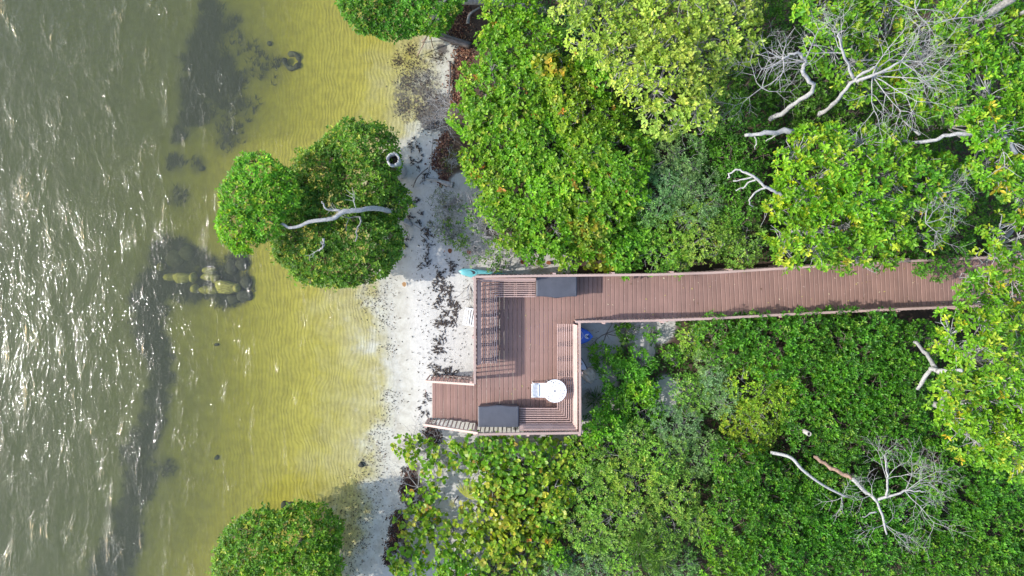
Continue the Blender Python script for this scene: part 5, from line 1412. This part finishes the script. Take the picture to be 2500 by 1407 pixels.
# --- fan palms and grass tufts
def fan_palm(px, py, z, rad, n, label, col, heading, arc, name='fan_palm'):
    c = W(px, py, z)
    r = thing(name, (c[0], c[1], 0.2), label, 'palm')
    MB().tube([(c[0] - .12 * math.cos(R(heading)), c[1] + .12 * math.sin(R(heading)), .15), c * .5 + np.array([c[0], c[1], .3]) * .5, c], .018, 6).build('stalk', M_DTWIG, r, True)
    key = None
    for k in range(n):
        a = R(heading + arc * (k / (n - 1) - .5)) + rng.normal(0, .02)
        L = rad * (1 - .25 * abs(k / (n - 1) - .5)) * rng.uniform(.9, 1.05)
        d = np.array([math.cos(a), -math.sin(a), .12]); s_ = np.array([math.sin(a), math.cos(a), 0]); w_ = L * .045
        V = [c, c + d * L * .5 + s_ * w_ + [0, 0, .0], c + d * L + [0, 0, -L * .18], c + d * L * .5 - s_ * w_, c + d * L * .5 - [0, 0, w_ * .8]]
        o = link('leaflet', mesh_np('leaflet', V, [np.array([[0, 1, 4], [1, 2, 4], [0, 4, 3], [4, 2, 3]])], M_LEAF, col=np.tile(np.array(col) * rng.uniform(.8, 1.15), (5, 1))), r)
    return r


fan_palm(1135, 1212, 1.0, .55, 17, 'yellow fan palm leaf spread over the sea grapes near the beach', (.42, .42, .06), -55, 150)
fan_palm(1108, 1230, .8, .22, 9, 'small yellow fan leaf beside the larger yellow fan palm', (.45, .40, .04), 160, 200)
fan_palm(1312, 655, .35, .42, 15, 'dead grey fan palm leaf on the sand behind the deck box railing', (.30, .28, .25), -100, 300)
for px, py, z, n, L, lab, c in [(1560, 1330, 1.6, 60, .8, 'tuft of long green grass blades in the pale scrub near the bottom', (.10, .20, .03)), (1610, 1365, 1.6, 50, .7, 'second tuft of long grass blades right of the first near the bottom', (.12, .22, .035)),
                                (1390, 70, 2.6, 40, .6, 'tuft of strap leaves among the top shrubs beside the yellow tree', (.14, .30, .06)), (1335, 130, 2.5, 30, .5, 'tuft of pale strap leaves beside the sea grape at the top', (.16, .30, .08)), (1455, 975, .5, 40, .5, 'grassy tuft on sand below the beige driftwood knot', (.05, .13, .02))]:
    c0 = W(px, py, z)
    an = rng.uniform(0, 6.28, n); D = np.stack([np.cos(an), np.sin(an), rng.uniform(.15, .9, n)], -1)
    V, Fs, cc = leaves(np.tile(c0, (n, 1)) + rng.normal(0, .06, (n, 3)), D, np.tile([0, 0, 1.0], (n, 1)) + rng.normal(0, .2, (n, 3)), L * rng.uniform(.6, 1.1, n), np.full(n, .022), np.array(c) * rng.uniform(.7, 1.3, (n, 1)), 'oval')
    r = thing('grass_tuft', (c0[0], c0[1], 0.2), lab, 'grass')
    o = link('blades', mesh_np('blades', V, Fs, M_LEAF, col=cc), r); o['kind'] = 'stuff'
    MB().tube([(c0[0], c0[1], 0.15), (c0[0] + .03, c0[1], z * .6), c0], .03, 6).build('stem', M_DTWIG, r, True)

# --- low growth under the shrubs
n = 26000
ux = rng.uniform(-4.5, 18.5, n); uy = rng.uniform(-11.5, 9.8, n)
ok = (np.array([float(v) for v in circles(ux, uy, OPEN_SAND, 0, .2)]) < .4) & (shore_x(uy) - ux < -1.6)
upx = ux * F / HC + PX; upy = PY - uy * F / HC
ok &= ~((upx > 1130) & (upx < 1420) & (upy > 640) & (upy < 1075)) & ~((upx > 1400) & (upy > 640) & (upy < 775))
vedge = np.interp(upy, [-200, 0, 330, 460, 640, 1075, 1100, 1407], [1160, 1160, 1150, 1190, 1240, 1180, 1180, 1150])
ok &= upx > vedge
ux, uy = ux[ok], uy[ok]; n = len(ux)
P_ = np.stack([ux, uy, np.maximum(ground_z(ux, uy), 0) + rng.uniform(.05, .5, n)], -1)
P_ = np.repeat(P_, 5, 0); n = len(P_)
an = rng.uniform(0, 6.28, n)
V, Fs, cc = leaves(P_ + rng.normal(0, .03, P_.shape), np.stack([np.cos(an), np.sin(an), rng.uniform(0, .9, n)], -1), np.tile([0, 0, 1.0], (n, 1)) + rng.normal(0, .25, (n, 3)), rng.uniform(.08, .15, n), rng.uniform(.035, .06, n),
                   np.array([[.045, .12, .014]]) * rng.uniform(.6, 1.5, (n, 1)) * np.array([1, 1, 1]), 'dia')
tag(link('undergrowth', mesh_np('undergrowth', V, Fs, M_LEAF, col=cc)), 'low green undergrowth on the ground beneath the shrubs', 'undergrowth', kind='stuff')


# --- litter, seaweed and scraps
def flakes(name, label, cat, x, y, size, cols, lift=0.03, tilt=.35, aspect=.55):
    n = len(x)
    P = np.stack([x, y, np.maximum(ground_z(x, y), -9) + rng.uniform(.004, lift, n)], -1)
    an = rng.uniform(0, 6.28, n); L = size * rng.uniform(.5, 1.4, n)
    V, Fs, cc = leaves(P, np.stack([np.cos(an), np.sin(an), rng.normal(0, tilt * .6, n)], -1), np.tile([0, 0, 1.0], (n, 1)) + rng.normal(0, tilt, (n, 3)), L, L * aspect * rng.uniform(.6, 1.3, n),
                       np.array(cols)[rng.integers(0, len(cols), n)] * rng.uniform(.7, 1.3, (n, 1)), 'oval')
    return tag(link(name, mesh_np(name, V, Fs, M_LITTER, col=cc)), label, cat, kind='stuff')


def scatter_poly(pts, n, sx, sy):
    """Random points around weighted photo points."""
    pts = np.array(pts, float); w = pts[:, 2]
    i_ = rng.choice(len(pts), n, p=w / w.sum())
    px = pts[i_, 0] + rng.normal(0, 1, n) * pts[i_, 2] * sx; py = pts[i_, 1] + rng.normal(0, 1, n) * pts[i_, 2] * sy
    s = HC / F
    return (px - PX) * s, -(py - PY) * s


x, y = scatter_poly([(1120, 40, 26), (1110, 75, 22), (1135, 130, 18), (1125, 170, 22), (1115, 200, 18), (1112, 240, 10), (1085, 345, 12), (1078, 375, 14), (1072, 400, 14), (1085, 440, 10)], 5200, .62, .75)
flakes('leaf_litter', 'red brown dead leaves banked along the shore below the top shrubs', 'leaf litter', x, y, .07, [(.11, .035, .02), (.07, .024, .015), (.18, .075, .04), (.035, .016, .012), (.3, .17, .1)])
x, y = scatter_poly([(1000, 1160, 16), (1008, 1185, 16), (985, 1195, 10), (972, 1265, 16), (965, 1300, 18), (960, 1330, 18), (975, 1280, 18), (950, 1365, 12), (1000, 1220, 12), (1055, 1055, 18), (1060, 1070, 14)], 4200, .5, .6)
flakes('leaf_litter', 'dark brown dead leaves and seaweed banked at the beach edge south of the steps', 'leaf litter', x, y, .06, [(.06, .022, .014), (.035, .016, .012), (.13, .045, .022), (.02, .014, .012)])
x = rng.uniform(-2.4, 17.5, 9000); y = rng.uniform(-10.6, 9.0, 9000)
ok = (circles(x, y, [(1130, 620, 75), (1260, 640, 60), (1140, 540, 55), (1460, 820, 60), (1540, 800, 45), (1440, 930, 60), (1080, 1150, 55), (1140, 1180, 55), (1070, 1300, 85), (1120, 1330, 70), (1030, 1390, 40), (1110, 1090, 60), (1330, 1090, 45), (1600, 800, 40)], 0, .2) > .5)
flakes('dry_scraps', 'grey brown dry leaves and twigs strewn over the sand around the scrub', 'leaf litter', x[ok], y[ok], .055, [(.20, .17, .14), (.10, .075, .055), (.28, .13, .07), (.05, .04, .03)], aspect=.3)

# wrack line: separate clumps of dark seaweed on the white sand
def clump_mesh(seed):
    r = np.random.default_rng(seed)
    mb = MB()
    for _ in range(15):
        a = r.uniform(0, 6.28); p = np.array([r.normal(0, .42), r.normal(0, .42), .15]); pts = [p]
        for _ in range(4):
            a += r.normal(0, .8); p = p + np.array([math.cos(a), math.sin(a), r.normal(0, .12)]) * r.uniform(.14, .3); p[2] = abs(p[2]) * .7; pts.append(p)
        mb.tube(np.array(pts), np.array([.04, .09, .11, .08, .02]) * r.uniform(.45, 1.2), 5, .35)
    me = mb.mesh('seaweed_clump', M_SEAWEED)
    return me


CL = [clump_mesh(s_) for s_ in range(7)]
ORD = 'nearest,second nearest,third nearest,fourth nearest,fifth nearest,sixth nearest,seventh nearest,eighth nearest,ninth nearest,tenth nearest,eleventh nearest,twelfth nearest,thirteenth nearest,fourteenth nearest,fifteenth nearest,sixteenth nearest,seventeenth nearest,eighteenth nearest,nineteenth nearest,twentieth nearest,twenty first nearest,twenty second nearest,twenty third nearest'.split(',')


def clumps(pts, label, mark, mx, my, group):
    pts = sorted(pts, key=lambda q: math.hypot(q[0] - mx, q[1] - my))
    for i_, (px, py, rr_) in enumerate(pts):
        p = W(px, py, 0.15); zg = float(ground_z(np.array([p[0]]), np.array([p[1]]))[0])
        o = link('seaweed_clump', CL[rng.integers(0, 7)]); o.location = (p[0], p[1], zg + .005); o.rotation_euler = (0, 0, rng.uniform(0, 6.28))
        q = rr_ / 70; o.scale = (q * rng.uniform(.8, 1.3), q * rng.uniform(.6, 1.0), .16)
        tag(o, label + ', ' + ORD[i_] + ' to ' + mark, 'seaweed', group)


clumps([(1075, 670, 15), (1068, 690, 13), (1082, 700, 14), (1092, 715, 12), (1072, 730, 11), (1098, 735, 13), (1108, 745, 12), (1115, 755, 13), (1085, 775, 15), (1075, 790, 16), (1068, 745, 10), (1110, 770, 14), (1105, 785, 12), (1082, 820, 11), (1070, 835, 12), (1075, 855, 12), (1062, 858, 9), (1078, 683, 12), (1090, 792, 10), (1086, 762, 10), (1060, 705, 9), (1100, 705, 9)],
       'dark brown seaweed clump west of the deck', 'the turquoise kayak', 1125, 665, 'seaweed clumps on the sand west of the deck')
clumps([(1070, 900, 14), (1062, 915, 12), (1078, 918, 11), (1095, 908, 11), (1105, 915, 10), (1088, 903, 8), (1115, 905, 8), (1045, 975, 7), (1040, 965, 6), (1035, 985, 7), (1030, 1010, 8), (1052, 895, 8), (1024, 995, 6), (1042, 1012, 8)],
       'dark seaweed clump by the beach steps', 'the west railing end', 1160, 940, 'seaweed clumps around the beach steps')
clumps([(1000, 350, 7), (1003, 362, 6), (1018, 355, 7), (1022, 365, 6), (1012, 395, 8), (1026, 392, 6), (1000, 385, 6), (1040, 425, 8), (1032, 440, 7), (1020, 410, 7), (1010, 335, 5), (1030, 380, 5)],
       'small dark seaweed sprig on sand', 'the hollow stump', 962, 395, 'seaweed sprigs beside the hollow stump')
clumps([(1040, 560, 13), (1046, 575, 13), (1036, 590, 9), (1050, 600, 8), (1045, 620, 9), (1038, 635, 11), (1032, 650, 10), (1048, 640, 8), (1024, 545, 8), (1015, 490, 8), (1028, 520, 7), (1050, 545, 8), (1100, 640, 9), (1108, 650, 9), (1105, 660, 8), (1002, 500, 7), (1000, 530, 9), (995, 545, 8)],
       'dark seaweed clump east of the big mangrove', 'the leaning tree', 1004, 548, 'seaweed clumps beside the big mangrove')
clumps([(990, 600, 9), (993, 585, 7)], 'seaweed clump below the leaning tree', 'its roots', 1004, 548, 'red seaweed by the leaning tree')
clumps([(1000, 1160, 10), (985, 1150, 8), (1008, 1175, 10), (995, 1180, 11), (975, 1255, 10), (968, 1275, 12), (962, 1300, 12), (955, 1325, 11), (975, 1310, 10), (948, 1345, 9), (985, 1220, 9), (940, 1370, 8), (995, 1075, 10), (1062, 1045, 14), (1052, 1060, 12), (1070, 1058, 10)],
       'dark seaweed clump south of the steps', 'the lowest step', 1035, 1035, 'seaweed clumps south of the steps')
# fine scraps
px = np.concatenate([rng.normal(1060, 42, 330), rng.normal(1085, 38, 260)]); py = np.concatenate([rng.uniform(340, 1040, 330), rng.uniform(650, 930, 260)])
s_ = HC / F
x, y = (px - PX) * s_, -(py - PY) * s_
ok = (shore_x(y) - x) < .25
flakes('seaweed_scraps', 'fine dark seaweed scraps sprinkled on the white sand', 'seaweed', x[ok], y[ok], .075, [(.04, .03, .024), (.07, .05, .035), (.025, .02, .018)], aspect=.3)
x1, y1 = scatter_poly([(930, 720, 26), (905, 735, 22), (940, 780, 22), (950, 850, 14), (885, 1130, 8), (920, 1110, 18), (900, 1220, 34), (860, 1250, 30), (880, 1290, 30), (870, 1340, 28), (900, 1170, 30), (950, 980, 20), (930, 1050, 26), (830, 1380, 26)], 1700, .9, .9)
x2, y2 = scatter_poly([(1010, 160, 30), (1040, 200, 34), (1060, 250, 34), (1020, 270, 30), (990, 200, 24), (985, 260, 22), (1070, 140, 18), (1060, 305, 24), (970, 150, 16), (1000, 120, 16)], 2400, .55, .55)
x, y = np.concatenate([x1, x2]), np.concatenate([y1, y2])
ok = x < shore_x(y) + .2
flakes('seaweed_fragments', 'dark seaweed fragments settled in the shallow water along the shore', 'seaweed', x[ok], y[ok], .06, [(.035, .028, .022), (.06, .045, .03), (.1, .06, .035)], aspect=.32, lift=.015)
for px, py, lab in [(1275, 640, 'curled red brown dead leaf on the sand behind the bench corner'), (1338, 642, 'red brown dead leaf on the sand behind the storage box'), (1146, 617, 'round brown dead leaf on the sand north of the kayak'), (985, 694, 'pale orange leaf lying at the waterline below the big mangrove'), (1098, 612, 'brown dead leaf near the dark seaweed north of the kayak')]:
    p = W(px, py, .25); zg = float(ground_z(np.array([p[0]]), np.array([p[1]]))[0])
    V, Fs, cc = leaves(np.array([[-.07, 0, .03]]), np.array([[1.0, 0, .15]]), np.array([[0, .3, 1.0]]), np.array([.17]), np.array([.14]), np.array([[.24, .085, .04]] if px != 985 else [[.55, .3, .14]]), 'round')
    o = link('dead_leaf', mesh_np('dead_leaf', V, Fs, M_LITTER, col=cc)); o.location = (p[0], p[1], zg + .02); o.rotation_euler = (0, 0, px)
    tag(o, lab, 'leaf')

# fallen leaves and grit on the boards
n = 130
x = np.concatenate([rng.uniform(XW, XE, 45), rng.uniform(2.2, 16.5, 85)])
yn = np.where(x < XE, YN - .05, np.interp(x, NL[:, 0], NL[:, 1]) - .05); ys = np.where(x < XE, YS + .05, np.interp(x, SL[:, 0], SL[:, 1]) + .05)
y = yn + (ys - yn) * rng.random(n)
an = rng.uniform(0, 6.28, n); L = .055 * rng.uniform(.4, 1.3, n)
V, Fs, cc = leaves(np.stack([x, y, np.full(n, DZ + .006)], -1), np.stack([np.cos(an), np.sin(an), rng.uniform(.05, .3, n)], -1), np.tile([0, 0, 1.0], (n, 1)) + rng.normal(0, .2, (n, 3)), L, L * .5, np.array([(.5, .42, .3), (.3, .2, .12), (.16, .09, .05), (.4, .36, .1)])[rng.integers(0, 4, n)], 'oval')
tag(link('fallen_leaves', mesh_np('fallen_leaves', V, Fs, M_LITTER, col=cc)), 'small dry leaves scattered over the deck and walkway boards', 'fallen leaves', kind='stuff')
